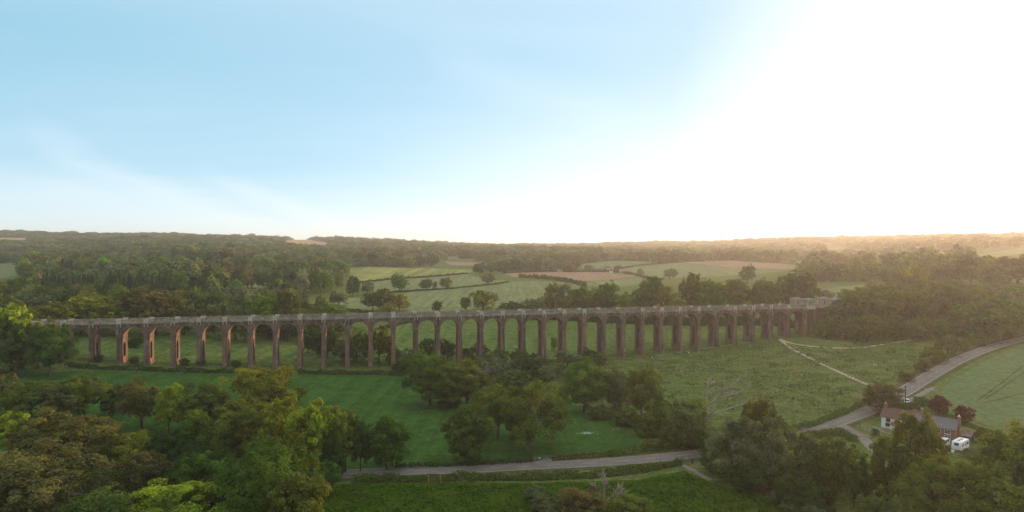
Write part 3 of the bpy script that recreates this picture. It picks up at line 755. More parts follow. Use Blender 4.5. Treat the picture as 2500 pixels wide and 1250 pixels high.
# roadside bushes up the hill
GH_ = 'bushes along the upper road'
for i, (px, b, t, w, k, c, l) in enumerate([
 (2280, 886, 846, 56, 'bush', 'olive', 'olive bush in the verge where the road climbs, left one'),
 (2312, 866, 812, 62, 'bush', 'mid', 'taller green bush in the verge where the road climbs'),
 (2345, 852, 826, 42, 'bush', 'olive', 'low olive bush right of the taller green verge bush'),
 (2390, 842, 812, 54, 'bush', 'mid', 'green bush in the verge near the far bend of the road'),
 (2250, 905, 884, 40, 'bush', 'rust', 'brownish scrub below the olive verge bush'),
 (2215, 930, 908, 40, 'feather', 'rust', 'thin brownish scrub beside the footpath end')]):
    T(px, b, t, w, k, c, l, GH_, name='shrub', cat='shrub')
# --- left edge
GL = 'tall trees at the left end of the viaduct'
T(28, 905, 746, 125, 'tall', 'lime', 'tall sunlit yellow green tree at the left edge over the viaduct', GL)
T(122, 918, 788, 100, 'dense', 'green', 'dark green tree hiding the left piers, with pale trunk foot', GL, bark=MIDB)
T(55, 912, 788, 105, 'dense', 'mid', 'dark tree with thin pale trunk left of the one hiding the piers', GL, bark=MIDB)
T(-20, 915, 770, 120, 'dense', 'green', 'green tree cut by the left edge below the sunlit one', GL)
T(18, 796, 722, 56, 'round', 'olive', 'olive round tree top behind the sunlit one at the left edge', GL)
T(100, 830, 776, 70, 'tall', 'green', 'green tree between the viaduct left end and the wood behind', GL)
# --- behind the viaduct, left
GM = 'trees just behind the left half of the viaduct'
T(125, 818, 738, 118, 'round', 'gold', 'olive tree rising above the parapet at the left end', GM)
T(232, 815, 714, 118, 'dense', 'gold', 'tall rounded golden tree above the parapet, second from the left end', GM)
T(195, 818, 744, 66, 'round', 'mid', 'smaller green tree between the two olive ones above the parapet', GM)
T(380, 818, 698, 146, 'dense', 'brown', 'very large brown olive tree above the left parapet', GM)
T(278, 820, 748, 74, 'round', 'olive', 'small olive tree left of the very large brown one', GM)
T(330, 848, 822, 36, 'bush', 'dkgreen', 'low dark bush in the meadow under a left arch', GM, name='shrub', cat='shrub')
T(655, 826, 715, 92, 'dense', 'bright', 'green tree above the parapet near the meadow edge', GM)
T(702, 835, 708, 62, 'feather', 'brown', 'brown tree right of the olive one near the meadow edge', GM)
T(872, 884, 798, 66, 'bush', 'willow', 'grey green willow seen between two central left piers', GM)
T(925, 886, 798, 72, 'feather', 'olive', 'yellowish tree seen between the piers right of the willow', GM)
T(838, 884, 826, 54, 'bush', 'grey', 'rounded grey bush under the arches left of the willow', GM, name='shrub', cat='shrub')
T(960, 892, 846, 44, 'bush', 'mid', 'low bush under the arches right of the yellowish tree', GM, name='shrub', cat='shrub')
for px, b, t, w, c in ((450, 815, 736, 58, 'grey'), (500, 822, 742, 62, 'willow'), (548, 830, 738, 60, 'grey'), (598, 836, 742, 62, 'mid'), (752, 862, 790, 56, 'dkgreen'), (800, 872, 796, 56, 'dkgreen')):
    T(px, b, t, w, 'bush', c, 'low grey green tree in the row behind the left arches', 'low row behind the left arches')
# --- single trees in the fields beyond
GT = 'single trees in the fields beyond the viaduct'
for px, b, t, w, k, c, l in [
 (735, 746, 713, 38, 'round', 'brown', 'brown round tree at the left corner of the pale field'),
 (828, 748, 711, 48, 'feather', 'grey', 'pale grey tree standing in the left part of the pale field'),
 (860, 724, 675, 34, 'dense', 'dkgreen', 'dark tree at the edge of the tall grey wood'),
 (897, 720, 685, 32, 'round', 'grey', 'grey green tree right of the dark one at the tall wood edge'),
 (975, 713, 667, 42, 'dense', 'green', 'tallest dark round tree on the field boundary'),
 (1039, 709, 680, 34, 'dense', 'green', 'round tree, second on the field boundary'),
 (1061, 707, 687, 12, 'feather', 'grey', 'thin bare looking little tree between two round ones'),
 (1089, 706, 677, 30, 'dense', 'olive', 'round tree, last of the row on the field boundary'),
 (910, 758, 711, 52, 'dense', 'olive', 'left tree of the trio just above the parapet'),
 (938, 758, 705, 60, 'dense', 'olive', 'middle and tallest tree of the trio just above the parapet'),
 (975, 760, 717, 50, 'round', 'gold', 'yellowish tree at the right of the trio just above the parapet'),
 (950, 764, 738, 40, 'bush', 'lime', 'low yellow green bush under the trio above the parapet'),
 (1193, 694, 667, 36, 'dense', 'grey', 'round tree alone beside the cart track between the fields'),
 (1066, 764, 735, 28, 'bush', 'mid', 'small bush peeping over the parapet near the middle'),
 (1180, 760, 709, 70, 'tall', 'gold', 'yellow green tree above the parapet near the middle'),
 (1137, 760, 726, 26, 'feather', 'mid', 'thin tree left of the yellow green one above the parapet'),
 (1245, 762, 736, 64, 'bush', 'dkgreen', 'low dark tree above the parapet right of the yellow green one'),
 (1310, 762, 724, 66, 'bush', 'grey', 'grey bush left of the wooded bank above the parapet'),
 (810, 762, 742, 80, 'bush', 'lime', 'long yellow green bush peeping over the parapet'),
 (1825, 694, 646, 38, 'dense', 'dkgreen', 'tall dark round tree below the green hill field'),
 (1636, 682, 655, 34, 'dense', 'grey', 'round tree at the left foot of the green hill field'),
 (1565, 674, 656, 17, 'round', 'grey', 'small tree on the edge of the green hill field'),
 (1510, 664, 648, 22, 'dense', 'dkgreen', 'dark tree beside the farm buildings'),
 (1438, 662, 646, 22, 'dense', 'grey', 'tree behind the farm buildings on the left'),
 (2018, 740, 707, 40, 'dense', 'dkgreen', 'dark round tree behind the far pavilion'),
 (2222, 724, 649, 66, 'open', 'gold', 'tall golden tree with visible limbs rising out of the wooded bank'),
 (2370, 690, 622, 66, 'round', 'rust', 'dark tall tree against the glowing hill at the right'),
 (2485, 694, 624, 120, 'dense', 'rust', 'big dark tree mass at the right edge against the glow'),
 (2420, 700, 640, 80, 'round', 'olive', 'rounded tree between the two dark ones near the right edge'),
 (2310, 690, 640, 60, 'round', 'rust', 'hazy tree left of the dark tall one at the right')]:
    T(px, b, t, w, k, c, l, GT)
for i, (px, b, t, w) in enumerate([(1172, 670, 642, 34), (1197, 668, 643, 28), (1230, 668, 639, 36), (1262, 664, 633, 32), (1293, 663, 636, 32)]):
    T(px, b, t, w, 'dense', ('dkgreen', 'green', 'mid', 'dkgreen', 'green')[i], ('leftmost', 'second', 'third', 'fourth', 'rightmost')[i]+' tree in the dark line at the top edge of the bare brown field', 'line of trees above the brown field')
# row of trees behind the right half of the viaduct
GQ = 'row of trees behind the right half of the viaduct'
QW = ['first', 'second', 'third', 'fourth', 'fifth', 'sixth', 'seventh', 'eighth', 'ninth', 'tenth', 'eleventh', 'twelfth', 'thirteenth', 'fourteenth', 'fifteenth', 'sixteenth', 'seventeenth', 'eighteenth', 'nineteenth', 'twentieth', 'twenty-first', 'twenty-second', 'twenty-third', 'twenty-fourth']
for i, (px, b, t, w, k, c) in enumerate(sorted([
 (1352, 772, 690, 46, 'round', 'olive'), (1382, 774, 690, 56, 'dense', 'grey'), (1418, 775, 699, 58, 'round', 'mid'), (1452, 774, 704, 48, 'bush', 'green'),
 (1482, 772, 687, 60, 'dense', 'green'), (1526, 772, 715, 80, 'bush', 'bright'), (1570, 772, 694, 50, 'round', 'mid'), (1592, 762, 676, 54, 'dense', 'dkgreen'),
 (1618, 768, 700, 56, 'tall', 'olive'), (1652, 770, 724, 40, 'bush', 'gold'), (1684, 766, 667, 54, 'tall', 'mid'), (1722, 766, 682, 90, 'dense', 'green'),
 (1762, 765, 690, 54, 'round', 'olive'), (1800, 764, 682, 60, 'feather', 'olive'), (1840, 764, 700, 54, 'bush', 'mid'), (1874, 762, 680, 66, 'dense', 'mid'),
 (1912, 758, 688, 60, 'round', 'green'), (1950, 756, 664, 100, 'dense', 'dkgreen'), (1766, 770, 732, 44, 'bush', 'lime'), (1816, 768, 733, 34, 'bush', 'lime'), (1935, 752, 726, 30, 'bush', 'lime'),
 (1500, 774, 728, 44, 'bush', 'mid')])):
    T(px, b, t, w, k, c, QW[i]+' tree from left in the row behind the right half of the viaduct', GQ)
# wooded bank at the right end
rb = np.random.default_rng(5); BK = []
def bank(px, b, t, w): BK.append((px, b, t, w))
for px in range(2022, 2520, 34):
    bank(px+rb.normal()*6, 828-max(0, (px-2250))*.10+rb.normal()*3, 828-rb.uniform(44, 62)-max(0, px-2250)*.12, rb.uniform(50, 74))
for px in range(2042, 2540, 38):
    bank(px+rb.normal()*8, 786+rb.normal()*5, 786-rb.uniform(46, 70)-min(14, max(0, px-2080)*.10), rb.uniform(52, 78))
for px in range(2075, 2540, 40):
    bank(px+rb.normal()*8, 750+rb.normal()*4, 750-rb.uniform(40, 58), rb.uniform(56, 78))
for px in range(2150, 2540, 44):
    bank(px+rb.normal()*8, 728+rb.normal()*3, 728-rb.uniform(30, 50), rb.uniform(50, 72))
BK.append((2405, 828, 728, 150)); BK.append((2290, 752, 694, 70)); BK.append((2470, 822, 742, 90))
rows = {}
for t in BK: rows.setdefault(0 if t[1] > 805 else 1 if t[1] > 768 else 2 if t[1] > 738 else 3, []).append(t)
for r, L in rows.items():
    for i, (px, b, t, w) in enumerate(sorted(L)):
        T(px, b, t, w, ('dense', 'round', 'bush', 'feather', 'round')[int(rb.integers(5))], ('olive', 'mid', 'grey', 'olive', 'brown', 'green')[int(rb.integers(6))],
          QW[min(i, 23)]+' tree from left in the '+('front', 'second', 'third', 'rearmost')[r]+' row of the right wooded bank', 'trees of the wooded bank')

# --- bare and dead trees
def dead_tree(px, base, h_px, limbs, label, name='dead_tree', thick=.42, m=PALE, tw=26, seed=1):
    """limbs: list of polylines in picture offsets from the foot (dx right, dy up); depth wanders a little"""
    p = at(px, base); sc = p[1]/F; e = empty(name, p); tag(e, label, 'dead tree'); rg = random.Random(seed)
    for k, L in enumerate(limbs):
        mb = MB(); q = []; dep = rg.uniform(-1.5, 1.5) if k else 0; n = len(L)
        for i, (dx, dy) in enumerate(L): q.append(Vector((dx*sc, dep*i/max(1, n-1) + rg.uniform(-.2, .2)*(i > 0), dy*sc - (.3 if dy <= 0 else 0))))
        r0 = thick*(1 if k == 0 else .5); mb.tube(q, [r0*(1-.86*i/(n-1)) for i in range(n)], 7)
        for j in range(tw if k else tw//2):
            i = rg.randrange(max(1, n//2), n) if n > 2 else 1; a = q[i-1].lerp(q[i], rg.random())
            if k == 0 and a.z < h_px*sc*.5: continue
            d = (q[i]-q[i-1]).normalized(); b = a + d*rg.uniform(.4, 1.6) + Vector((rg.uniform(-1, 1), rg.uniform(-1, 1), rg.uniform(-.1, 1.1)))*.9
            c = b + Vector((rg.uniform(-.7, .9), rg.uniform(-.6, .6), rg.uniform(-.2, .8)))
            mb.tube([a, b, c], [.075, .05, .018], 4)
        mb.build('trunk' if k == 0 else 'limb', m, e, smooth=True)
    return e
dead_tree(1728, 1032, 108, [[(0, 0), (-1, 30), (-3, 60), (-1, 88), (3, 108)], [(-2, 42), (14, 52), (26, 66), (44, 76), (60, 84), (72, 82)], [(2, 14), (14, 34), (26, 60), (40, 78), (44, 98), (40, 112)],
 [(4, 12), (22, 26), (48, 34), (72, 42), (96, 50), (134, 58)], [(26, 62), (46, 66), (70, 70), (96, 84), (106, 96)], [(-2, 60), (8, 74), (20, 80), (28, 78)], [(44, 80), (62, 96), (80, 108), (92, 118)], [(-1, 84), (6, 92), (18, 96)]],
 'tall bleached dead tree with crooked bare limbs standing beside the stream', thick=.62, seed=3)
dead_tree(1476, 1240, 70, [[(0, 0), (-2, 20), (0, 38), (-2, 55), (-8, 70)], [(-1, 14), (14, 24), (30, 22), (44, 30)], [(-2, 24), (-14, 36), (-26, 48)], [(0, 34), (3, 52), (2, 70)], [(14, 24), (28, 36), (34, 46)]],
 'small white dead tree rising from bushes at the bottom edge', thick=.34, tw=22, seed=5)
dead_tree(1170, 950, 60, [[(0, -20), (-2, 10), (4, 30), (2, 50), (8, 62)], [(0, 14), (12, 28), (22, 40)], [(2, 30), (14, 44), (18, 56)], [(-1, 20), (-10, 34), (-8, 48)]],
 'bare bleached branches beside the pale olive tree on the field', thick=.3, tw=26, seed=8)
T(1416, 1268, 1184, 118, 'bush', 'rust', 'dome shaped brown bush at the bottom edge left of the white dead tree', 'bushes in the lush meadow', name='shrub', cat='shrub')
T(1530, 1275, 1212, 120, 'bush', 'olive', 'olive bush at the bottom edge right of the white dead tree', 'bushes in the lush meadow', name='shrub', cat='shrub')
for px, b, t, w, l in ((1303, 1218, 1186, 58, 'upper'), (1330, 1245, 1204, 62, 'middle'), (1352, 1268, 1226, 60, 'lower')):
    T(px, b, t, w, 'bush', 'grey', l+' bush of the dark grey green strip slanting across the lush meadow', 'slanting strip of bushes', name='shrub', cat='shrub')
for px, b, t, w, l in ((1905, 1225, 1198, 60, 'upper'), (1945, 1252, 1216, 70, 'middle'), (1990, 1290, 1240, 80, 'lower')):
    T(px, b, t, w, 'bush', 'grey', l+' bush of the grey bank at the right edge of the lush meadow', 'grey bank bushes', name='shrub', cat='shrub')
for px, b, l in ((232, 884, 'second'), (322, 888, 'third'), (446, 892, 'fifth'), (484, 894, 'sixth'), (570, 897, 'seventh')):
    T(px+6, b, b-18, 24, 'bush', 'dkgreen', 'dark bush at the foot of the '+l+' pier from the left', 'bushes at pier feet', name='shrub', cat='shrub')

# --- hedges
def hedge(name, pxs, width, height, colour, label, group=None, dens=26, leaf=.22, lobes=True, cat='hedge'):
    L = smooth_line([at(*p) for p in pxs], 1.2); nn = normals(L); rg = np.random.default_rng(len(L)+int(pxs[0][0])); P = []; Nm = []
    o = L[len(L)//2]; oz = float(hz(o[0], o[1]))
    for i in range(len(L)):
        hh = height*(1+.22*math.sin(i*.37)+.16*math.sin(i*.91+1)+.12*rg.normal()); ww = width*(1+.12*math.sin(i*.5+2)+.1*rg.normal())
        k = int(dens*max(.6, height/1.6)); t = rg.random(k)*math.pi; rr = rg.random(k)**.3
        off = np.cos(t)*ww*.5*rr; up = np.abs(np.sin(t))**.7*hh*(.35+.65*rr); al = rg.normal(size=k)*.6
        tg = np.array([nn[i, 1], -nn[i, 0]])
        x = L[i, 0]+nn[i, 0]*off+tg[0]*al; y = L[i, 1]+nn[i, 1]*off+tg[1]*al
        P.append(np.stack([x, y, hz(x, y)+up], -1)); m = np.stack([nn[i, 0]*np.cos(t), nn[i, 1]*np.cos(t), np.sin(t)*.9+.2], -1)+rg.normal(size=(k, 3))*.55
        Nm.append(m/np.linalg.norm(m, axis=1)[:, None])
    P = np.vstack(P)-np.array([o[0], o[1], oz]); V, Q = quads(P, np.vstack(Nm), leaf*(.8+.25*L[len(L)//2, 1]/300), rg)
    me = np_mesh(name, V, Q, False, np.clip(.45+rg.normal(size=len(P))*.2, 0, 1)); ob = link(name, me, LEAF, None, (o[0], o[1], oz))
    ob.color = (*C[colour], 1); tag(ob, label, cat, group); return ob
hedge('hedge', [(870, 1177), (1000, 1174), (1150, 1172), (1300, 1171), (1450, 1164), (1560, 1153), (1655, 1133)], 2.4, 1.7, 'mid', 'thick dark hedge on the near side of the road', dens=90)
hedge('hedge', [(960, 1142), (1080, 1139), (1200, 1134), (1294, 1128)], 1.5, 1.1, 'dkgreen', 'low dark hedge on the far side of the road, left of the field gate', dens=60)
hedge('hedge', [(1354, 1124), (1430, 1117), (1490, 1112)], 1.5, 1.2, 'rust', 'low brown hedge on the far side of the road, right of the field gate', dens=60)
hedge('hedge', [(1490, 1112), (1570, 1103), (1640, 1096), (1720, 1086)], 3.0, 1.3, 'mid', 'rough green hedge at the road bend below the ditch trees', dens=70)
hedge('hedge', [(165, 896), (250, 902), (350, 905), (460, 909), (580, 911), (700, 912), (820, 914), (930, 915), (985, 918)], 2.8, 1.9, 'dkgreen', 'long dark hedge in front of the left piers', dens=60)
hedge('hedge', [(1918, 1056), (1970, 1044), (2030, 1022), (2085, 1000), (2120, 984)], 2.0, 1.5, 'green', 'clipped green hedge between the road and the rough meadow', dens=70)
hedge('hedge', [(1925, 1085), (1970, 1074), (2020, 1062), (2060, 1064), (2082, 1076)], 3.2, 2.1, 'mid', 'rounded green hedge on the inside of the lane junction', dens=90)
hedge('hedge', [(2300, 1012), (2340, 1030), (2385, 1048), (2440, 1068), (2480, 1082)], 1.8, 1.4, 'mid', 'garden hedge between the lawn and the grey green field', dens=60)
hedge('hedge', [(2195, 935), (2225, 918), (2262, 896), (2300, 876), (2345, 856)], 2.2, 1.1, 'rust', 'brown rough hedge beside the climbing road', dens=30)
hedge('hedge', [(2115, 1246), (2160, 1252), (2200, 1256), (2260, 1262)], 2.0, 1.6, 'rust', 'dark brown hedge under the trees at the bottom right', dens=90)
hedge('hedge', [(1440, 1000), (1510, 1010), (1570, 1035), (1620, 1068), (1660, 1092)], 2.5, 1.0, 'olive', 'rough brambles along the ditch below the row of trees', dens=60)
hedge('hedge', [(1290, 935), (1330, 945), (1360, 962), (1390, 985)], 2.5, 1.0, 'dkgreen', 'dark brambles on the stream bank behind the wide oak', dens=60)
for pts, h, l in [
 ([(872, 692), (960, 683), (1060, 676), (1140, 669)], 2.2, 'thin dark hedge below the yellow green field'),
 ([(930, 716), (1000, 712), (1100, 706), (1200, 696), (1240, 690)], 1.6, 'thin hedge under the row of round trees'),
 ([(1268, 678), (1310, 680), (1350, 684), (1400, 692), (1428, 700)], 4.5, 'dark thick hedge below the bare brown field'),
 ([(1230, 667), (1330, 663), (1400, 664), (1480, 664)], 2.2, 'hedge along the top of the bare brown field'),
 ([(1480, 664), (1530, 668), (1580, 680), (1620, 684)], 2.6, 'hedge running down from the farm buildings'),
 ([(1470, 661), (1556, 650), (1660, 640), (1720, 638)], 2.0, 'thin hedge along the top of the green hill field'),
 ([(1420, 644), (1500, 636), (1620, 639)], 2.2, 'dark hedge at the foot of the far dark wood'),
 ([(1945, 647), (1985, 652), (2030, 656)], 2.4, 'hedge right of the brown strip on the hill'),
 ([(760, 750), (850, 760), (910, 766)], 2.0, 'low dark hedge behind the parapet at the pale field corner')]:
    hedge('hedge', pts, h*1.1, h, 'dkgreen', l, 'hedges of the fields beyond', dens=10, leaf=.5)

# low bushes that knit the rows together
FB = [(1460, 1022, 990, 60, 'mid', 'low green bush under the dense round tree of the ditch row'), (1530, 1040, 1000, 64, 'olive', 'low olive bush between the twiggy and the pale limbed ditch trees'),
 (1575, 1066, 1024, 60, 'mid', 'low green bush below the pale limbed ditch tree'), (1712, 1088, 1036, 60, 'olive', 'olive bush at the foot of the tall dead tree'),
 (1745, 1150, 1092, 80, 'mid', 'low green skirt of bushes left of the clump hiding the road'), (1835, 1195, 1120, 100, 'dkgreen', 'low dark skirt of bushes in the middle of the clump hiding the road'),
 (1920, 1204, 1132, 76, 'mid', 'low green skirt of bushes at the right of the clump hiding the road'), (1100, 996, 938, 70, 'mid', 'low green bush between the big leafy tree and the pale olive one'),
 (1190, 982, 922, 66, 'olive', 'low olive bush behind the wide oak on its left'), (1185, 915, 874, 70, 'mid', 'green bush left of the grey willow at the stream'),
 (1250, 945, 900, 76, 'mid', 'dark green scrub behind the wide oak near the stream'), (1330, 930, 890, 60, 'grey', 'grey scrub on the far stream bank'),
 (1360, 918, 884, 56, 'mid', 'green scrub between the stream and the dense round tree'), (1215, 898, 850, 54, 'mid', 'green bush hiding the foot of two central piers'),
 (1265, 892, 852, 50, 'olive', 'olive bush hiding the foot of a pier above the stream'), (1300, 894, 862, 44, 'dkgreen', 'dark bush hiding a pier foot right of the olive one'), (1455, 890, 862, 56, 'mid', 'green bush before the pier feet at the meadow corner'),
 (1030, 900, 862, 50, 'mid', 'green bush behind the big leafy tree on its left'), (2020, 1180, 1120, 90, 'olive', 'olive bush between the two thin young trees'), (1950, 1165, 1110, 70, 'willow', 'pale green bush left of the thin young trees')]
for px, b, t, w, c, l in FB: T(px, b, t, w, 'bush', c, l, 'low bushes between the trees', name='shrub', cat='shrub')

hedge('hedge', [(1290, 779), (1400, 783), (1520, 789), (1640, 793), (1760, 795), (1880, 794), (1962, 790)], 6, 5.5, 'dkgreen', 'tall dark overgrown hedge at the back of the pasture behind the right arches', dens=40, leaf=.4)
hedge('hedge', [(928, 806), (990, 790), (1060, 781), (1180, 777), (1290, 778)], 2.5, 1.8, 'dkgreen', 'low dark hedge at the back of the pasture behind the central arches', dens=24, leaf=.35)

# --- woods beyond: the nearest trees one by one, everything further as masses
WOODP = [[(-80, 800), (60, 800), (180, 814), (300, 806), (420, 810), (560, 830), (700, 852), (830, 868), (842, 800), (770, 762), (722, 745), (700, 736), (-80, 736)]]
def scatter_pts():
    out = []; Z = 385.
    rg = np.random.default_rng(21)
    while Z < 4700:
        sp = max(11.5, min(Z*.0200, 18+ (Z-900)*.005))
        xs = np.arange(-1.0*Z, 1.0*Z, sp); X = xs + rg.uniform(-.38, .38, len(xs))*sp; Y = Z + rg.uniform(-.45, .45, len(xs))*sp
        out.append(np.stack([X, Y, np.full(len(xs), sp)], -1)); Z += sp*.92
    return np.vstack(out)
SP = scatter_pts(); zz0 = hz(SP[:, 0], SP[:, 1]); PX, PY = pix(SP[:, 0], SP[:, 1], zz0)
rg = np.random.default_rng(31)
hgt = rg.uniform(9, 19, len(SP))**1.0 * np.where(SP[:, 1] > 700, 1.2, 1)*np.where(SP[:, 1] > 2200, rg.uniform(.5, 1.05, len(SP)), 1)
hpx = hgt*F/SP[:, 1]; hw = SP[:, 2]*.62*F/SP[:, 1]
ok = np.ones(len(SP), bool)
near = PY > 722
wood = np.zeros(len(SP), bool)
for p in WOODP: wood |= inpoly(PX, PY, p)
ok &= ~near | wood
# the fields beyond the viaduct in the middle stay open down to the parapet
OPEN = [(724, 735), (850, 700), (860, 655), (1150, 655), (1240, 664), (1600, 664), (1960, 645), (1960, 760), (720, 760)]
ok &= ~inpoly(PX, PY, OPEN)
RBANK = [(1960, 1200), (1960, 690), (2600, 690), (2600, 1200)]
ok &= ~inpoly(PX, PY, RBANK)
for poly in FIELDS:
    for fx in (-.8, 0, .8):
        for fy in (0, .45, .85): ok &= ~inpoly(PX+fx*hw, PY-fy*hpx, poly)
# open country in the hazy middle and right distance: scattered trees and hedgerows, not solid wood
patch = np.sin(SP[:, 0]/190+SP[:, 1]/260)+np.sin(SP[:, 0]/97-SP[:, 1]/150+2)+.7*np.sin(SP[:, 0]/430+1)
thin = (PX > 1000) & (SP[:, 1] > 900) & (SP[:, 1] < 3200)
ok &= ~(thin & (patch < -.25) & (rg.random(len(SP)) < .82))
# hand-placed trees keep their room
for (x, z, w_) in USED:
    if z > 380: ok &= ((SP[:, 0]-x)**2+(SP[:, 1]-z)**2) > (w_*.42)**2
CON = [(90, 750), (110, 705), (420, 705), (440, 750)]
con = inpoly(PX, PY, CON)
tallw = inpoly(PX, PY, [(700, 735), (720, 690), (850, 690), (846, 735)])
hgt = np.where(tallw, 19+hgt*.2, hgt)
ind = ok & (SP[:, 1] < 620) & wood
I = np.nonzero(ind)[0]; I = I[np.argsort(-PY[I])]
cols = ['olive', 'mid', 'grey', 'olive', 'brown', 'green', 'dkgreen']
# rows by depth, ordinals from the left inside a row
ORD = lambda n: QW[n] if n < len(QW) else None
row = ((SP[I, 1]-SP[I, 1].min())/(SP[I, 1].max()-SP[I, 1].min()+1)*6).astype(int)
cnt = {}
made = 0
ncol = dict(olive='olive', mid='dull green', grey='grey green', brown='brown', green='green', dkgreen='dark green')
for r in range(6):
    J = [k for k, q in zip(I, row) if q == r]; J.sort(key=lambda k: PX[k])
    seen = {}
    for k in J:
        if -70 < PX[k] < 1000 and made < 120:
            cn_ = 'dkgreen' if con[k] else cols[int(rg.integers(len(cols)))]
            kd = 'conifer' if con[k] and rg.random() < .8 else ('round', 'dense', 'bush', 'round', 'feather')[int(rg.integers(5))]
            nm = ncol[cn_]+(' conifer' if kd == 'conifer' else ' broadleaf tree'); i = seen.get(nm, 0); seen[nm] = i+1
            lab = '%s %s from the left in %s behind the left piers' % (QW[min(i, 23)], nm.replace(' broadleaf', ''), ('front row', 'second row', 'third row', 'fourth row', 'fifth row', 'rearmost row')[r])
            tree(SP[k, 0], SP[k, 1], hgt[k]*(1.15 if kd == 'conifer' else 1), SP[k, 2]*(1.0 if kd == 'conifer' else 1.35), kd, cn_, lab, 'trees of the wood behind the left piers', lod='mid')
            made += 1; ok[k] = False

# instanced masses
LOC = bpy.data.collections.new('wood_prototypes')
def proto_objs(kinds, tag_):
    c = bpy.data.collections.new('wood_prototypes_'+tag_)
    for kd in kinds:
        for i, (me, tm) in enumerate(protos(kd, 'lo')):
            m2 = me.copy(); m2.materials.clear(); m2.materials.append(LEAFS)
            c.objects.link(bpy.data.objects.new('crown_%s_%d' % (kd, i), m2))
    return c
def mass(name, idx, kinds, colours, label, wmul=1.35):
    if len(idx) == 0: return
    n = len(idx); me = bpy.data.meshes.new(name); V = np.stack([SP[idx, 0], SP[idx, 1], zz0[idx]-.4], -1)
    me.vertices.add(n); me.vertices.foreach_set('co', V.astype(np.float32).ravel())
    big = .85+.35*np.sin(SP[idx, 0]/71+np.sin(SP[idx, 1]/53)*2)+.35*(rg.random(n)**3)
    sc = np.stack([SP[idx, 2]*wmul*rg.uniform(.55, 1.0, n)*big]*2+[hgt[idx]*(.55+.5*big)], -1)
    X_, Y_ = SP[idx, 0], SP[idx, 1]; st = (np.sin(X_/83+1.7*np.sin(Y_/121))+np.sin(Y_/97+X_/210+1.3*np.sin(X_/61)))*.25+.5+rg.normal(size=n)*.16
    cc = np.array([C[c] for c in colours])[np.clip((st*len(colours)).astype(int), 0, len(colours)-1)]*np.exp(rg.normal(size=(n, 1))*.24)*(1+rg.normal(size=(n, 3))*.08)
    a = me.attributes.new('sc', 'FLOAT_VECTOR', 'POINT'); a.data.foreach_set('vector', sc.astype(np.float32).ravel())
    a = me.attributes.new('tint', 'FLOAT_COLOR', 'POINT'); a.data.foreach_set('color', np.hstack([np.clip(cc, .005, 1), np.ones((n, 1))]).astype(np.float32).ravel())
    a = me.attributes.new('rz', 'FLOAT_VECTOR', 'POINT'); a.data.foreach_set('vector', np.stack([np.zeros(n), np.zeros(n), rg.random(n)*6.28], -1).astype(np.float32).ravel())
    pc = proto_objs(kinds, name+label[:6]); m = len(pc.objects)
    a = me.attributes.new('pick', 'INT', 'POINT'); a.data.foreach_set('value', rg.integers(m, size=n).astype(np.int32))
    ob = link(name, me, LEAFS); tag(ob, label, 'wood', kind='stuff')
    ng = bpy.data.node_groups.new('scatter', 'GeometryNodeTree')
    ng.interface.new_socket('Geometry', in_out='INPUT', socket_type='NodeSocketGeometry'); ng.interface.new_socket('Geometry', in_out='OUTPUT', socket_type='NodeSocketGeometry')
    gi = ng.nodes.new('NodeGroupInput'); go = ng.nodes.new('NodeGroupOutput'); iop = ng.nodes.new('GeometryNodeInstanceOnPoints'); ci = ng.nodes.new('GeometryNodeCollectionInfo')
    ci.inputs['Collection'].default_value = pc; ci.inputs['Separate Children'].default_value = True; ci.inputs['Reset Children'].default_value = True
    def attr(nm, ty):
        q = ng.nodes.new('GeometryNodeInputNamedAttribute'); q.data_type = ty; q.inputs['Name'].default_value = nm; return q.outputs['Attribute']
    ng.links.new(gi.outputs[0], iop.inputs['Points']); ng.links.new(ci.outputs[0], iop.inputs['Instance']); iop.inputs['Pick Instance'].default_value = True
    ng.links.new(attr('pick', 'INT'), iop.inputs['Instance Index']); ng.links.new(attr('sc', 'FLOAT_VECTOR'), iop.inputs['Scale'])
    e2r = ng.nodes.new('FunctionNodeEulerToRotation'); ng.links.new(attr('rz', 'FLOAT_VECTOR'), e2r.inputs[0]); ng.links.new(e2r.outputs[0], iop.inputs['Rotation'])
    ng.links.new(iop.outputs[0], go.inputs[0])
    md = ob.modifiers.new('scatter', 'NODES'); md.node_group = ng
    return ob
BR = ['round', 'dense', 'bush']
inv_ = (PX < -260) | (PX > 2760)
K = np.nonzero(ok & ~inv_)[0]
left = PX[K] < 900; farr = SP[K, 1] > 2000; cw = con[K]
mass('conifer_wood', K[cw], ['conifer'], ['dkgreen', 'dkgreen', 'green'], 'dark conifer wood behind the left piers', 1.0)
mass('broadleaf_wood', K[~cw & left & ~farr], BR, ['olive', 'mid', 'grey', 'grey', 'green', 'mid', 'dkgreen', 'khaki'], 'mixed broadleaf wood covering the left hillside')
mass('ridge_wood', K[~cw & left & farr], BR, ['olive', 'mid', 'grey', 'dkgreen'], 'distant wooded ridge on the left skyline', 1.5)
mass('hedgerow_trees', K[~left & ~farr], BR, ['olive', 'mid', 'grey', 'dkgreen', 'brown'], 'trees and copses between the far fields on the right')
mass('hazy_wood', K[~left & farr], BR, ['olive', 'mid', 'grey', 'brown'], 'hazy woods on the distant right hills', 1.5)
print('individuals in wood', made, 'stuff', len(K))

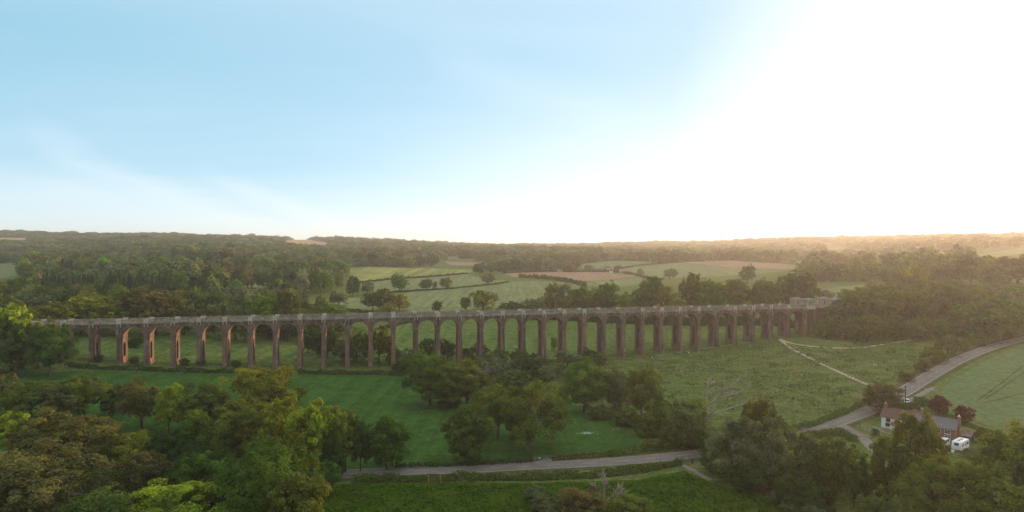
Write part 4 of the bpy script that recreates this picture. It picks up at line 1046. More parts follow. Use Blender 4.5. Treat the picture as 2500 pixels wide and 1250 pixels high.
# ------------------------------------------------------------------ buildings
def gable(name, org, rz, L, D, eaves, ridge, wm, rm, label, cat='house', overhang=.3, group=None, wall_h0=-.6):
    e = empty(name, org, rz); tag(e, label, cat, group)
    mb = MB(); prof = [(0, wall_h0), (D, wall_h0), (D, eaves), (D/2, ridge-.16), (0, eaves)]
    vs = [(0, y, z) for y, z in prof] + [(L, y, z) for y, z in prof]
    mb.add(vs, [(0, 1, 2, 3, 4), (9, 8, 7, 6, 5)] + [(i, i+5, (i+1) % 5+5, (i+1) % 5) for i in range(5)])
    mb.build('wall', wm, e)
    mb = MB(); k = (ridge-eaves)/(D/2); o = overhang
    for y0, y1 in ((-o, D/2), (D+o, D/2)):
        z0 = eaves-k*o+.03; z1 = ridge+.03; t = .14
        mb.add([(-o, y0, z0), (L+o, y0, z0), (L+o, y1, z1), (-o, y1, z1), (-o, y0, z0+t), (L+o, y0, z0+t), (L+o, y1, z1+t), (-o, y1, z1+t)],
               [(0, 1, 2, 3), (7, 6, 5, 4), (0, 4, 5, 1), (1, 5, 6, 2), (2, 6, 7, 3), (3, 7, 4, 0)])
    mb.box(-o, L+o, D/2-.12, D/2+.12, ridge+.12, ridge+.26)
    rf = mb.build('roof', rm, e)
    return e, rf
def window(e, x, z, w, h, y=0., frame=WPAINT, side=-1):
    mb = MB(); d = .06*side
    for a, b, c, f in ((x-w/2-.08, x+w/2+.08, z-.08, z), (x-w/2-.08, x+w/2+.08, z+h, z+h+.08), (x-w/2-.08, x-w/2, z, z+h), (x+w/2, x+w/2+.08, z, z+h), (x-.03, x+.03, z, z+h), (x-w/2, x+w/2, z+h*.5-.025, z+h*.5+.025)):
        mb.box(a, b, min(y, y+d), max(y, y+d), c, f)
    f = mb.build('window', frame, e)
    MB().box(x-w/2, x+w/2, min(y, y+.5*d), max(y, y+.5*d), z, z+h).build('pane', GLASS, f)
    MB().box(x-w/2-.15, x+w/2+.15, min(y, y+2.2*d), max(y, y+2.2*d), z-.18, z-.081).build('sill', frame, f)
def chimney(rf, x, y, z0, z1, m, w=.75, pots=2):
    mb = MB(); mb.box(x-w/2, x+w/2, y-w/2, y+w/2, z0, z1); mb.box(x-w/2-.07, x+w/2+.07, y-w/2-.07, y+w/2+.07, z1-.25, z1-.05)
    mb.build('chimney', m, rf)
    for q in range(pots):
        xx = x+(q-.5)*.3 if pots > 1 else x
        MB().tube([(xx, y, z1), (xx, y, z1+.42)], [.12, .10], 8).build('chimney_pot', CREAM, rf)
HR = math.atan2(-.72, .69)
hp = at(2151.6, 1042.6); zc = hp[2]
e, rf = gable('cottage', hp, HR, 9.6, 5.4, 3.5, 5.75, WHITE, TILE, 'white rendered cottage with brown tiled roof behind the large brownish oak', 'cottage')
for x, z in ((1.9, 2.15), (1.75, .75), (4.3, 2.15), (7.0, 2.15), (6.6, .75)): window(e, x, z, 1.0, .85, frame=DTIMB)
chimney(rf, .45, 2.7, 5.0, 6.95, HBRICK, .8)
mb = MB(); mb.box(3.0, 5.4, -1.5, -.01, -.5, 1.55); mb.add([(2.8, -1.75, 1.5), (5.6, -1.75, 1.5), (5.6, -.01, 2.05), (2.8, -.01, 2.05), (2.8, -1.75, 1.62), (5.6, -1.75, 1.62), (5.6, -.01, 2.17), (2.8, -.01, 2.17)], [(0, 1, 2, 3), (7, 6, 5, 4), (0, 4, 5, 1), (1, 5, 6, 2), (3, 7, 4, 0)], 1)
mb.build('porch', [WHITE, TILE], e)
mb = MB(); mb.box(4.8, 9.5, 5.41, 10.2, -.6, 3.2); mb.build('rear_wing', HBRICK, e)
mb = MB()
mb.add([(4.5, 5.0, 3.15), (9.8, 5.0, 3.15), (9.8, 10.5, 3.15), (4.5, 10.5, 3.15), (6.6, 7.2, 5.3), (7.7, 7.2, 5.3), (7.7, 8.4, 5.3), (6.6, 8.4, 5.3)], [(0, 1, 5, 4), (1, 2, 6, 5), (2, 3, 7, 6), (3, 0, 4, 7), (4, 5, 6, 7), (3, 2, 1, 0)])
r2 = mb.build('rear_roof', TILE, e); chimney(r2, 9.1, 7.5, 3.4, 5.9, HBRICK, .8)
MB().box(-.9, 9, -2.2, -1.2, -.02, .06).build('terrace', GRAVEL, e)

d_ = np.array([.69, -.72]); br = np.array([125.6, 185.7]) - d_*10.2
bz = float(hz(*br))
e, rf = gable('brick_house', (br[0], br[1], bz), HR, 10.2, 5.6, 3.75, 6.0, HBRICK, SLATE, 'red brick house with grey slate roof and tall end chimney behind the caravan', 'house')
for x, z in ((8.3, 2.3), (8.3, .7), (3.0, 2.3), (3.0, .7), (5.9, 2.3)): window(e, x, z, 1.25, .95, frame=WPAINT)
mb = MB(); mb.box(10.21, 10.95, 2.2, 3.5, -.6, 3.6, 0); mb.box(10.21, 10.8, 2.4, 3.3, 3.6, 6.9); mb.box(10.1, 10.88, 2.3, 3.4, 6.9, 7.15)
ch = mb.build('chimney', HBRICK, e)
for y in (2.65, 3.05): MB().tube([(10.5, y, 7.1), (10.5, y, 7.55)], [.13, .11], 8).build('chimney_pot', WHITE, ch)
mb = MB(); mb.box(5.2, 6.9, -1.3, -.01, -.4, 1.7); mb.prism([(5.0, 1.7), (7.1, 1.7), (6.05, 2.55)], -1.6, -.01, 1); mb.build('porch', [HBRICK, TILE], e)
sp_ = at(2352, 1080)
e, rf = gable('shed', (sp_[0]-2.6, sp_[1]+2.6, sp_[2]), HR, 5.4, 4.2, 1.9, 2.8, GREENP, plain('rusty_sheet', (.20, .16, .13), .8, .3, 1), 'low green boarded shed with brown sheet roof beside the brick house', 'shed')
MB().box(3.6, 4.6, -.08, -.01, 0, 1.75).build('door', DTIMB, e)
MB().box(5.41, 5.48, 1.2, 3.0, -.1, 1.8).build('door', DTIMB, e)

# far farm buildings and houses
def far_house(px, py, L, D, ev, rd, rz, wm, rm, label, name='house', cat='house'):
    p = at(px, py); e, rf = gable(name, (p[0], p[1], p[2]-.3), rz, L, D, ev, rd, wm, rm, label, cat, .4)
    n = max(2, int(L/4))
    for i in range(n): window(e, (i+.6)*L/(n+.2), ev*.35, 1.3, 1.3)
PINK = plain('pink_tiles', (.30, .19, .15), .85, .2, .8); BARN = plain('barn_boards', (.11, .085, .07), .9, .3, .5)
far_house(1494, 664.5, 12, 7, 4, 7, R(12), BARN, PINK, 'long pink roofed barn at the edge of the bare brown field', 'barn', 'barn')
far_house(1512, 667, 20, 8, 3.2, 6.2, R(-8), PINK, PINK, 'long low farm building right of the small white house', 'barn', 'barn')
far_house(1478, 660, 10, 7, 4, 7, R(20), CREAM, TILE, 'farmhouse behind the barns at the bare brown field', 'farmhouse', 'house')
far_house(1491, 666.5, 4.5, 4, 3.4, 4.8, R(20), WHITE, TILE, 'tiny white house in front of the pink roofed barn')
far_house(1450, 663, 16, 7, 3, 5.5, R(4), BARN, TILE, 'dark long barn left of the farmhouse', 'barn', 'barn')
far_house(1360, 664, 9, 6, 3, 5, R(-10), CREAM, PINK, 'small cream house at the top left corner of the bare brown field')
far_house(2100, 628, 26, 10, 7, 11, R(-6), CREAM, PINK, 'large cream house among the hazy trees on the right hill', 'house')
far_house(2142, 625, 24, 10, 6, 9, R(10), CREAM, PINK, 'long pale house right of the large cream one on the right hill', 'house')
far_house(314, 597, 12, 8, 10, 14, R(10), WHITE, TILE, 'white house among the woods on the left hillside')
far_house(834, 623, 6, 5, 4.5, 6.5, R(-10), WHITE, TILE, 'tiny white house at the foot of the wooded hill left of the yellow green field')
far_house(610, 583, 26, 9, 5, 8, R(5), CREAM, TILE, 'pale long house on the left skyline', 'house')

# ------------------------------------------------------------------ vehicles
def wheel(e, x, y, r=.33, w=.2):
    s = -1 if y < 0 else 1
    t = MB().tube([(x, y, r), (x, y-s*w, r)], [r, r], 16).build('wheel', RUBBER, e)
    MB().tube([(x, y+s*.012, r), (x, y-s*.05, r)], [r*.62, r*.62], 14).build('rim', METAL, t)
def car(p, rz, body, label, L=4.4, W=1.78, H=1.45, van=False, group=None, name='parked_car'):
    e = empty(name, p, rz); tag(e, label, 'van' if van else 'car', group); h = L/2; w = W/2
    zb, zs = .28, H*.56
    mb = MB(); prof = [(-h, zb+.1), (-h+.1, zb), (h-.1, zb), (h, zb+.15), (h, zs), (h-.08, zs+.05), (-h+1.15, zs+.06), (-h+.12, zs-.12), (-h, zs-.22)]
    mb.prism(prof, -w, w); mb.build('body', body, e)
    a, b = (-h+1.0, h-.06) if van else (-h+1.05, h-.35)
    mb = MB(); z0, z1 = zs+.051, H
    bot = [(a, -w+.04), (b, -w+.04), (b, w-.04), (a, w-.04)]; ta, tb = a+.62, b-(.1 if van else .45); top = [(ta, -w+.2), (tb, -w+.2), (tb, w-.2), (ta, w-.2)]
    mb.add([(x, y, z0) for x, y in bot]+[(x, y, z1-.05) for x, y in top]+[(x, y, z1) for x, y in [(ta+.08, -w+.28), (tb-.08, -w+.28), (tb-.08, w-.28), (ta+.08, w-.28)]],
           [(0, 1, 5, 4), (1, 2, 6, 5), (2, 3, 7, 6), (3, 0, 4, 7), (4, 5, 9, 8), (5, 6, 10, 9), (6, 7, 11, 10), (7, 4, 8, 11), (8, 9, 10, 11)])
    mb.build('cabin', body, e)
    def face(nm, i, j, u0, u1, v0, v1, off):
        B = [Vector((x, y, z0)) for x, y in bot]; Tt = [Vector((x, y, z1-.05)) for x, y in top]
        def P(u, v): return B[i].lerp(B[j], u).lerp(Tt[i].lerp(Tt[j], u), v)+Vector(off)
        MB().add([P(u0, v0), P(u1, v0), P(u1, v1), P(u0, v1)], [(0, 1, 2, 3)]).build(nm, GLASS, e)
    face('windscreen', 3, 0, .06, .94, .1, .95, (-.02, 0, .005)); face('rear_window', 1, 2, .08, .92, .2, .9, (.02, 0, .005))
    for i, j, o in ((0, 1, -.02), (2, 3, .02)):
        face('side_window', i, j, .1, .48, .12, .9, (0, o, .004)); face('side_window', i, j, .53, .9, .12, .9, (0, o, .004))
    for y in (-w+.28, w-.28):
        MB().box(-h-.02, -h+.1, y-.2, y+.2, zs-.36, zs-.2).build('headlight', METAL, e)
    for x in (-h+.85, h-.85):
        for y in (-w-.01, w+.01): wheel(e, x, y)
    MB().box(-h-.05, -h+.15, -w+.1, w-.1, zb+.02, zb+.2).build('bumper', RUBBER, e)
SILV = plain('silver_paint', (.62, .63, .65), .35, .05, 1)
cz = lambda x, y: (x, y, float(hz(x, y))+.02)
car(cz(120.4, 183.1), R(38), WPAINT, 'white four wheel drive car parked beside the caravan', 4.9, 1.95, 2.0, True)
p = at(2200, 993); car((p[0], p[1], p[2]+.1), R(60), WPAINT, 'white parked car on the verge, nearer to the cottage', group='cars parked on the verge')
p = at(2214, 985); car((p[0], p[1], p[2]+.1), R(60), SILV, 'silver parked car on the verge, nearer to the road', group='cars parked on the verge')
# caravan
e = empty('caravan', cz(123.3, 180.2), R(38)); tag(e, 'white touring caravan with roof hatches parked below the brick house', 'caravan')
mb = MB(); L2, W2 = 3.1, 1.15
mb.prism([(-L2, .55), (-L2+.25, .42), (L2-.1, .42), (L2, .6), (L2-.1, 2.5), (L2-.3, 2.62), (-L2+.75, 2.62), (-L2+.35, 2.4), (-L2+.02, 1.5)], -W2, W2); mb.build('body', WPAINT, e)
for x, w_ in ((-1.7, 1.1), (.2, .6), (1.9, 1.2)):
    for y in (-W2-.012, W2+.012): MB().box(x-w_/2, x+w_/2, y-.01, y+.01, 1.35, 2.0).build('window', GLASS, e)
MB().add([(-L2-.0, -.55, 1.62), (-L2-.0, .55, 1.62), (-L2+.27, .55, 2.28), (-L2+.27, -.55, 2.28)], [(0, 1, 2, 3)]).build('window', GLASS, e)
for x in (-1.2, .1, 1.4): MB().box(x-.28, x+.28, -.28, .28, 2.6, 2.7).build('roof_hatch', TIMBER, e)
MB().box(.75, 1.35, -W2-.015, -W2-.001, .55, 2.3).build('door', CREAM, e)
for y in (-W2+.02, W2-.02): wheel(e, .3, y, .32, .2)
mb = MB(); mb.tube([(-L2+.1, -.5, .5), (-L2-1.3, 0, .48)], [.05, .04], 6); mb.tube([(-L2+.1, .5, .5), (-L2-1.3, 0, .48)], [.05, .04], 6); mb.tube([(-L2-1.1, 0, .5), (-L2-1.1, 0, .02)], [.04, .05], 6); mb.build('tow_bar', METAL, e)
# pots and clutter in front of the caravan
for i, (px, py, r) in enumerate(((2306, 1103, .28), (2316, 1107, .35), (2326, 1106, .3))):
    p = at(px, py); o = MB().tube([(0, 0, 0), (0, 0, .1), (0, 0, .75), (0, 0, .8)], [r*.8, r, r*1.25, r*1.3], 10).build('plant_tub', WPAINT, None, tuple(p))
    tag(o, ('left', 'middle', 'right')[i]+' white tub of the three in front of the caravan', 'tub', 'white tubs by the caravan')

# ------------------------------------------------------------------ poles, fences, gates, markers
def pole(px, py, hpx, label, arms=2, r=.15, m=DTIMB, trans=False, rz=.3):
    p = at(px, py); h = hpx*p[1]/F; e = empty('utility_pole', p, rz); tag(e, label, 'utility pole')
    MB().tube([(0, 0, -.3), (0, 0, h)], [r*1.15, r*.8], 8).build('pole', m, e)
    for k in range(arms):
        a = MB(); z = h-.25-k*1.15; a.box(-1.1, 1.1, -.08, .08, z-.07, z+.07); c = a.build('crossarm', m if k else TIMBER, e)
        for x in (-.95, 0, .95): MB().tube([(x, 0, z+.07), (x, 0, z+.3)], [.07, .05], 6).build('insulator', WPAINT, c)
    if trans: MB().tube([(.1, -.42, h-1.9), (.1, -.42, h-1.0)], [.26, .26], 10).build('transformer', METAL, e)
pole(2210.5, 990, 48, 'dark wooden utility pole with crossarms beside the road by the cottage', 2, .17, DTIMB, True)
pole(2443, 841, 24, 'pale utility pole beside the far bend of the road', 1, .16, TIMBER)
pole(1642, 752, 46, 'thin pole in front of the trees behind the viaduct, right one', 1, .14, TIMBER)
pole(1568, 754, 38, 'thin pole in front of the trees behind the viaduct, left one', 1, .14, TIMBER)
pole(1626, 850, 56, 'thin dark pole seen through an arch on the pasture', 1, .13, TIMBER)
pole(1725, 868, 42, 'thin pale post with white box in front of the right piers', 0, .09, TIMBER)
def fence(pts, label, h=1.15, step=2.4, rails=(.5, 1.0), m=TIMBER, name='fence', rr=.05):
    L = smooth_line([at(*p) for p in pts], .6); seg = np.r_[0, np.cumsum(np.hypot(*np.diff(L, axis=0).T))]
    o = L[0]; oz = float(hz(*o)); e = empty(name, (o[0], o[1], oz)); tag(e, label, 'fence')
    n = int(seg[-1]/step); P = []
    pm = MB().box(-.07, .07, -.07, .07, -.2, h).mesh('post'); pm.materials.append(m)
    for i in range(n+1):
        s = seg[-1]*i/max(1, n); x = np.interp(s, seg, L[:, 0]); y = np.interp(s, seg, L[:, 1]); q = (x-o[0], y-o[1], float(hz(x, y))-oz); P.append(q)
        if i < 95: c = bpy.data.objects.new('post', pm); COL.objects.link(c); c.parent = e; c.location = q
    for r in rails: MB().tube([(q[0], q[1], q[2]+r) for q in P], [rr]*len(P), 4).build('rail', m, e)
fence([(1900, 832), (1932, 858), (1985, 884), (2040, 910), (2100, 938), (2136, 953)], 'post and wire fence along the chalk footpath', rails=(.6, 1.05), rr=.015)
fence([(2103, 1040), (2108, 1050), (2125, 1057), (2150, 1066)], 'white two rail fence at the corner of the cottage lawn', .95, 1.8, (.45, .9), METAL, rr=.028)
fence([(2066, 1064), (2090, 1072), (2128, 1076)], 'thin wire fence across the gravel lane', .9, 2.6, (.8,), TIMBER, rr=.02)
fence([(1668, 1122), (1700, 1116), (1735, 1108)], 'short timber fence at the road bend beside the gravel track', 1.1, 1.6, (.5, 1.0), TIMBER)
fence([(1925, 826), (1950, 832), (1975, 835)], 'short pale fence at the foot of the abutment', 1.0, 1.5, (.5, .9), TIMBER)
def gate(pa, pb, label, m=METAL, sign=False, postm=TIMBER, h=1.2):
    a, b = at(*pa), at(*pb); e = empty('field_gate', a, math.atan2(b[1]-a[1], b[0]-a[0])); tag(e, label, 'gate'); L = float(np.hypot(*(b-a)[:2])); dz = b[2]-a[2]
    mb = MB()
    for k in range(5): z = .2+k*(h-.25)/4; mb.tube([(.1, 0, z), (L-.1, 0, z+dz)], [.03, .03], 6)
    for x in (.12, L/2, L-.12): mb.tube([(x, 0, .18), (x, 0, h)], [.045, .045], 6)
    mb.tube([(.12, 0, .2), (L/2, 0, h)], [.03, .03], 5); mb.build('gate_bars', m, e)
    for x in (0, L): MB().box(x-.13, x+.13, -.13, .13, -.3, h+.25).build('gate_post', postm, e)
    if sign: MB().box(L*.36-.22, L*.36+.22, -.07, -.05, .55, .95).build('sign_board', WPAINT, e)
gate((1298, 1127), (1351, 1121), 'metal field gate with white board in the far roadside hedge', plain('green_gate_paint', (.12, .16, .12), .7, .2, 2), True, DTIMB, 1.3)
gate((1046, 1179), (1076, 1178), 'grey bar gate with an orange post below the near roadside hedge', TIMBER, False, ORANGE, 1.5)
gate((1662, 1138), (1690, 1131), 'small timber gate where the gravel track leaves the road', TIMBER, False, DTIMB, 1.1)
for i, (px, py, l) in enumerate(((1483, 889, 'leftmost white marker post in the meadow before the piers'), (1592, 877, 'white marker post in the meadow, second from the left'), (1682, 866, 'white marker post, left one of the close pair in the meadow'),
        (1706, 864, 'white marker post, right one of the close pair in the meadow'), (1831, 848, 'rightmost white marker post near the fork of the footpaths'), (958, 914, 'white marker post at the right end of the long hedge'))):
    p = at(px, py); e = empty('marker_post', p); tag(e, l, 'marker post', 'white marker posts')
    MB().box(-.05, .05, -.05, .05, -.2, 1.0).build('post', TIMBER, e); MB().box(-.22, .22, -.08, .08, .75, 1.2).build('plate', WPAINT, e)
for px, b, hpx, l in ((2280, 1016, 15, 'pale washing line post on the lawn beside the left copper red tree'), (2243, 998, 15, 'thin washing line post behind the cottage')):
    p = at(px, b); h = hpx*p[1]/F; e = empty('washing_line_post', p); tag(e, l, 'post')
    MB().box(-.07, .07, -.07, .07, -.2, h).build('post', TIMBER, e); MB().box(-.5, .5, -.05, .05, h-.2, h-.1).build('crossbar', TIMBER, e)
# bench on the lawn
p = at(2300, 1014); e = empty('garden_bench', p, HR); tag(e, 'pale garden bench on the lawn below the copper red trees', 'bench')
MB().box(-.9, .9, -.25, .25, .4, .48).build('seat', TIMBER, e); MB().box(-.9, .9, .22, .28, .5, .95).build('backrest', TIMBER, e)
for x in (-.8, .8): MB().box(x-.06, x+.06, -.22, .22, 0, .4).build('leg', TIMBER, e)
# bird
u = np.array([(875-1250)/F, 1, (HY-483)/F])*260; e = empty('bird', (u[0], u[1], CAMZ+u[2]), R(70)); tag(e, 'small dark bird gliding in the pale sky', 'bird')
MB().tube([(-.28, 0, 0), (-.12, 0, .02), (.1, 0, .02), (.32, 0, 0)], [.03, .085, .075, .02], 7).build('body', DTIMB, e)
for s in (-1, 1): MB().add([(-.1, s*.04, .03), (.1, s*.04, .03), (.08, s*.35, .10), (-.03, s*.6, .05), (-.1, s*.34, .09)], [(0, 1, 2, 3, 4)]).build('wing', DTIMB, e)

# ------------------------------------------------------------------ wild flowers and rough tufts
def flecks(name, spots, m, label, size=.09, hgt_=.5):
    rg2 = np.random.default_rng(len(spots)); P = []
    for px, py, wpx, hpx2, n in spots:
        for k in range(n):
            q = at(px+rg2.normal()*wpx*.4, py+rg2.normal()*hpx2*.4); P.append((q[0], q[1], q[2]+hgt_*rg2.uniform(.5, 1)))
    P = np.array(P); nn = rg2.normal(size=P.shape)*.4+np.array([0, -.3, 1]); nn /= np.linalg.norm(nn, axis=1)[:, None]
    V, Q = quads(P, nn, size, rg2); tag(link(name, np_mesh(name, V, Q), m), label, kind='stuff')
FLOW = plain('white_blossom', (.62, .64, .55), .9, .1, 3)
flecks('wild_flowers', [(1432, 1060, 26, 4, 160), (2150, 890, 26, 7, 70), (2178, 884, 18, 5, 60), (990, 1137, 50, 5, 160), (2135, 893, 9, 4, 60), (1640, 1046, 40, 6, 40), (1700, 905, 90, 14, 90), (2000, 866, 60, 12, 50), (1560, 925, 40, 8, 60), (1500, 1050, 20, 3, 20), (2090, 875, 60, 10, 60)], FLOW, 'patches of white wild flowers in the meadows')

def tufts(name, poly, n, m, size, hh, label, seed):
    rg2 = np.random.default_rng(seed); A = np.array(poly); lo, hi = A.min(0), A.max(0); P = []
    # even over the ground: sample in world space
    W = np.array([at(*p)[:2] for p in poly]); wl, wh = W.min(0), W.max(0); cl = rg2.uniform(wl, wh, (n//14, 2))
    while len(P) < n:
        q = cl[rg2.integers(len(cl), size=4000)] + rg2.normal(size=(4000, 2))*1.6
        x, y = pix(q[:, 0], q[:, 1], hz(q[:, 0], q[:, 1])); k = inpoly(x, y, poly); P += list(q[k])
    P = np.array(P[:n]); P = np.stack([P[:, 0], P[:, 1], hz(P[:, 0], P[:, 1])+hh*rg2.uniform(.2, 1, n)], -1)
    nn = rg2.normal(size=P.shape)*.7+np.array([0, -.2, .7]); nn /= np.linalg.norm(nn, axis=1)[:, None]
    V, Q = quads(P, nn, size, rg2); tag(link(name, np_mesh(name, V, Q, False, np.clip(.45+rg2.normal(size=n)*.2, 0, 1)), m), label, kind='stuff')
TUFT = plain('rough_grass_tuft', (.105, .150, .040), .95, .35, .25); TUFL = plain('lush_grass_tuft', (.046, .090, .009), .95, .5, .3); DRY = plain('dry_grass_tuft', (.19, .19, .085), .95, .3, .3)
for m_ in (TUFT, TUFL, DRY):
    for n_ in m_.node_tree.nodes:
        if n_.type == 'BSDF_PRINCIPLED': n_.inputs['Specular IOR Level'].default_value = 0
MEAD = [(1300, 925), (1420, 880), (1560, 868), (1900, 832), (2140, 952), (2110, 990), (1920, 1052), (1880, 1010), (1700, 1000), (1560, 940), (1400, 960)]
tufts('grass_tufts', MEAD, 9000, TUFT, .30, .35, 'rough grass tufts in the meadow before the right piers', 1)
tufts('dry_grass', MEAD, 2600, DRY, .24, .45, 'dry seed heads in the meadow before the right piers', 2)
tufts('grass_tufts', [(1925, 846), (2230, 836), (2260, 880), (2150, 945), (2040, 898)], 3500, TUFT, .30, .35, 'rough grass tufts between the two footpaths', 3)
tufts('grass_tufts', [(800, 1188), (1000, 1184), (1300, 1186), (1560, 1178), (1680, 1160), (1750, 1186), (1900, 1230), (1960, 1320), (780, 1320)], 12000, TUFL, .22, .3, 'long lush grass tufts in the near meadow', 4)
tufts('grass_tufts', [(1740, 1180), (1920, 1215), (2120, 1200), (2110, 1100), (1960, 1095)], 5000, TUFT, .24, .4, 'rough grass under the thin young trees', 5)


# ------------------------------------------------------------------ air, light, sky, camera
def build_haze():
    m = bpy.data.materials.new('haze'); m.use_nodes = True; nt = m.node_tree; nt.nodes.clear()
    o = nt.nodes.new('ShaderNodeOutputMaterial'); v = nt.nodes.new('ShaderNodeVolumePrincipled')
    v.inputs['Color'].default_value = (.93, .90, .88, 1); v.inputs['Density'].default_value = HAZE
    v.inputs['Anisotropy'].default_value = .52
    nt.links.new(v.outputs[0], o.inputs['Volume'])
    mb = MB(); mb.box(-7300, 7300, -260, 5800, -8, 175)
    tag(mb.build('haze', m), kind='stuff')
HAZE = 1.2e-4
build_haze()
S = Vector((math.sin(SUN_AZ)*math.cos(SUN_EL), math.cos(SUN_AZ)*math.cos(SUN_EL), math.sin(SUN_EL)))
sl = bpy.data.lights.new('sun', 'SUN'); sl.energy = 5.0; sl.angle = R(.6); sl.color = (1, .62, .34)
so = bpy.data.objects.new('sun', sl); COL.objects.link(so); so.rotation_euler = S.to_track_quat('Z', 'Y').to_euler(); so.location = (0, 0, 400)

CLX, CLY = 3.1, 1.7
w = bpy.data.worlds.new('World'); SC.world = w; w.use_nodes = True; nt = w.node_tree; nt.nodes.clear()
out = nt.nodes.new('ShaderNodeOutputWorld'); bg = nt.nodes.new('ShaderNodeBackground')
sky = nt.nodes.new('ShaderNodeTexSky'); sky.sky_type = 'NISHITA'; sky.sun_disc = False
sky.sun_elevation = SUN_EL; sky.sun_rotation = SUN_AZ; sky.air_density = .7; sky.dust_density = 0.0; sky.ozone_density = 2.0
nt.links.new(sky.outputs[0], bg.inputs[0]); bg.inputs[1].default_value = .05
# thin high cloud: a veil over the sky, denser towards the horizon and the sun, with soft streaks
def math_(op, a, b=None, clamp=False):
    n = N(nt, 'ShaderNodeMath', operation=op); n.use_clamp = clamp
    for i, v in enumerate((a, b)):
        if v is None: continue
        if isinstance(v, (int, float)): n.inputs[i].default_value = v
        else: nt.links.new(v, n.inputs[i])
    return n.outputs[0]
def curve(x, stops):
    return ramp(nt, x, [(p, (v, v, v)) for p, v in stops])
tc = nt.nodes.new('ShaderNodeTexCoord').outputs['Generated']
dt = N(nt, 'ShaderNodeVectorMath', operation='DOT_PRODUCT'); nt.links.new(tc, dt.inputs[0]); dt.inputs[1].default_value = tuple(S)
ang = math_('DIVIDE', math_('ARCCOSINE', math_('MINIMUM', dt.outputs['Value'], .9999)), math.pi)      # 0 at the sun, 1 opposite
sep = nt.nodes.new('ShaderNodeSeparateXYZ'); nt.links.new(tc, sep.inputs[0])
zz = sep.outputs['Z']
# streaks: direction projected on a high flat layer
den = math_('MAXIMUM', math_('ADD', zz, .10), .03)
cmb = nt.nodes.new('ShaderNodeCombineXYZ')
nt.links.new(math_('DIVIDE', sep.outputs['X'], den), cmb.inputs[0]); nt.links.new(math_('DIVIDE', sep.outputs['Y'], den), cmb.inputs[1])
mp = nt.nodes.new('ShaderNodeMapping'); mp.inputs['Rotation'].default_value = (0, 0, R(48)); mp.inputs['Scale'].default_value = (.22, .62, 1); mp.inputs['Location'].default_value = (CLX, CLY, 0)
nt.links.new(cmb.outputs[0], mp.inputs[0])
cn = noise(nt, mp.outputs[0], .9, 7, .52)
cn2 = noise(nt, mp.outputs[0], .28, 3, .5)
cl = math_('MULTIPLY', curve(cn, [(.40, 0), (.66, 1)]), curve(cn2, [(.40, .1), (.58, 1)]))
fs = curve(ang, [(0.0, .9), (.06, .68), (.10, .46), (.15, .29), (.21, .17), (.30, .07), (.42, 0)])
fh = curve(zz, [(0, .80), (.035, .66), (.09, .34), (.16, .10), (.26, .07), (.36, .28), (.6, 0)])
az = math_('ARCTAN2', sep.outputs['X'], sep.outputs['Y'])
side = N(nt, 'ShaderNodeMapRange', interpolation_type='SMOOTHSTEP'); nt.links.new(az, side.inputs[0]); side.inputs[1].default_value = -.45; side.inputs[2].default_value = .32
fh2 = math_('MULTIPLY', curve(zz, [(0, .95), (.10, .72), (.20, .34), (.30, .10), (.42, 0)]), side.outputs[0])
inv = math_('MULTIPLY', math_('MULTIPLY', math_('SUBTRACT', 1.0, fs), math_('SUBTRACT', 1.0, fh)), math_('SUBTRACT', 1.0, fh2))
az = math_('ARCTAN2', sep.outputs['X'], sep.outputs['Y'])
def wisp(a0, z0, slope, width, wob, amp, lo, hi):
    """a soft slanting streak of cirrus: height above the horizon falls along the azimuth"""
    line = math_('ADD', z0, math_('MULTIPLY', math_('SUBTRACT', az, a0), slope))
    d = math_('SUBTRACT', zz, math_('ADD', line, math_('MULTIPLY', math_('SUBTRACT', cn, .5), wob)))
    m = math_('SUBTRACT', 1.0, math_('DIVIDE', math_('ABSOLUTE', d), width), True)
    e = N(nt, 'ShaderNodeMapRange', interpolation_type='SMOOTHSTEP'); nt.links.new(az, e.inputs[0]); e.inputs[1].default_value = lo[0]; e.inputs[2].default_value = lo[1]
    f = N(nt, 'ShaderNodeMapRange', interpolation_type='SMOOTHSTEP'); nt.links.new(az, f.inputs[0]); f.inputs[1].default_value = hi[1]; f.inputs[2].default_value = hi[0]
    return math_('SUBTRACT', 1.0, math_('MULTIPLY', math_('MULTIPLY', m, math_('MULTIPLY', e.outputs[0], f.outputs[0])), amp*.38))
inv = math_('MULTIPLY', inv, math_('SUBTRACT', 1.0, math_('MULTIPLY', cl, .32)))
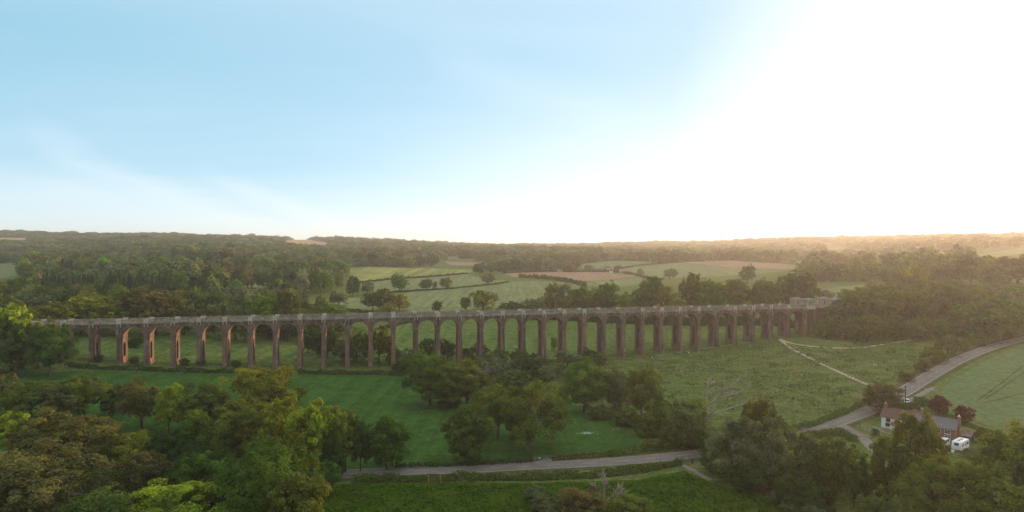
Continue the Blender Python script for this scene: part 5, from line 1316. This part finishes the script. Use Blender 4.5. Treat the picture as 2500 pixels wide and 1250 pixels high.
for a_ in ((-.61, .125, -.42, .030, .10, .80, (-.66, -.58), (-.40, -.28)), (-.40, .088, -.40, .022, .07, .75, (-.46, -.38), (-.27, -.16)), (-.60, .075, -.30, .035, .08, .5, (-.75, -.6), (-.35, -.2)),
           (-.10, .275, -.30, .05, .14, .42, (-.16, -.06), (.10, .24)), (-.12, .33, -.05, .03, .2, .2, (-.3, -.1), (.1, .3)), (-.5, .36, .05, .05, .2, .2, (-.7, -.6), (-.2, .0))):
    inv = math_('MULTIPLY', inv, wisp(*a_))
fac = math_('SUBTRACT', 1.0, inv)
veil = nt.nodes.new('ShaderNodeBackground')
glow = curve(ang, [(0, 1), (.05, .6), (.10, .2), (.16, 0)])
vc = mixc(nt, fac, (.162, .385, .490), (.66, .695, .74))
vc = mixc(nt, glow, vc, (1.8, 1.45, 1.0))
over = math_('MAXIMUM', curve(zz, [(0, 0), (.40, 0), (.62, 1)]), curve(ang, [(0, 0), (.48, 0), (.66, 1)]))
vc = mixc(nt, math_('MULTIPLY', over, .85), vc, (.46, .445, .41))          # unseen pale sky, added overhead and behind to neutralise the ambient light
up = math_('MULTIPLY', curve(zz, [(0, .62), (.36, .62), (.55, .85), (.8, 1)]), 1/.62)
low = curve(zz, [(0, 1), (.45, .8), (.75, 0)])
back = math_('SUBTRACT', 1.0, math_('MULTIPLY', low, curve(ang, [(0, 0), (.47, 0), (.60, .52), (.85, .66)])))
nt.links.new(vc, veil.inputs[0]); nt.links.new(math_('MULTIPLY', up, back), veil.inputs[1])
ad = nt.nodes.new('ShaderNodeAddShader'); nt.links.new(bg.outputs[0], ad.inputs[0]); nt.links.new(veil.outputs[0], ad.inputs[1])
nt.links.new(ad.outputs[0], out.inputs[0])

cd = bpy.data.cameras.new('camera'); cam = bpy.data.objects.new('camera', cd); COL.objects.link(cam)
cam.location = (0, 0, CAMZ); cam.rotation_euler = (R(90), 0, 0)
cd.sensor_width = 36; cd.lens = F/2500*36; cd.shift_y = -(625-HY)/2500; cd.clip_start = .5; cd.clip_end = 30000
SC.camera = cam
SC.view_settings.view_transform = 'Standard'; SC.view_settings.look = 'None'; SC.view_settings.gamma = 1; SC.view_settings.exposure = 0.42
SC.cycles.use_denoising = True
SC.cycles.max_bounces = 5; SC.cycles.diffuse_bounces = 2; SC.cycles.transmission_bounces = 2; SC.cycles.volume_bounces = 1; SC.cycles.transparent_max_bounces = 4
SC.cycles.use_adaptive_sampling = True
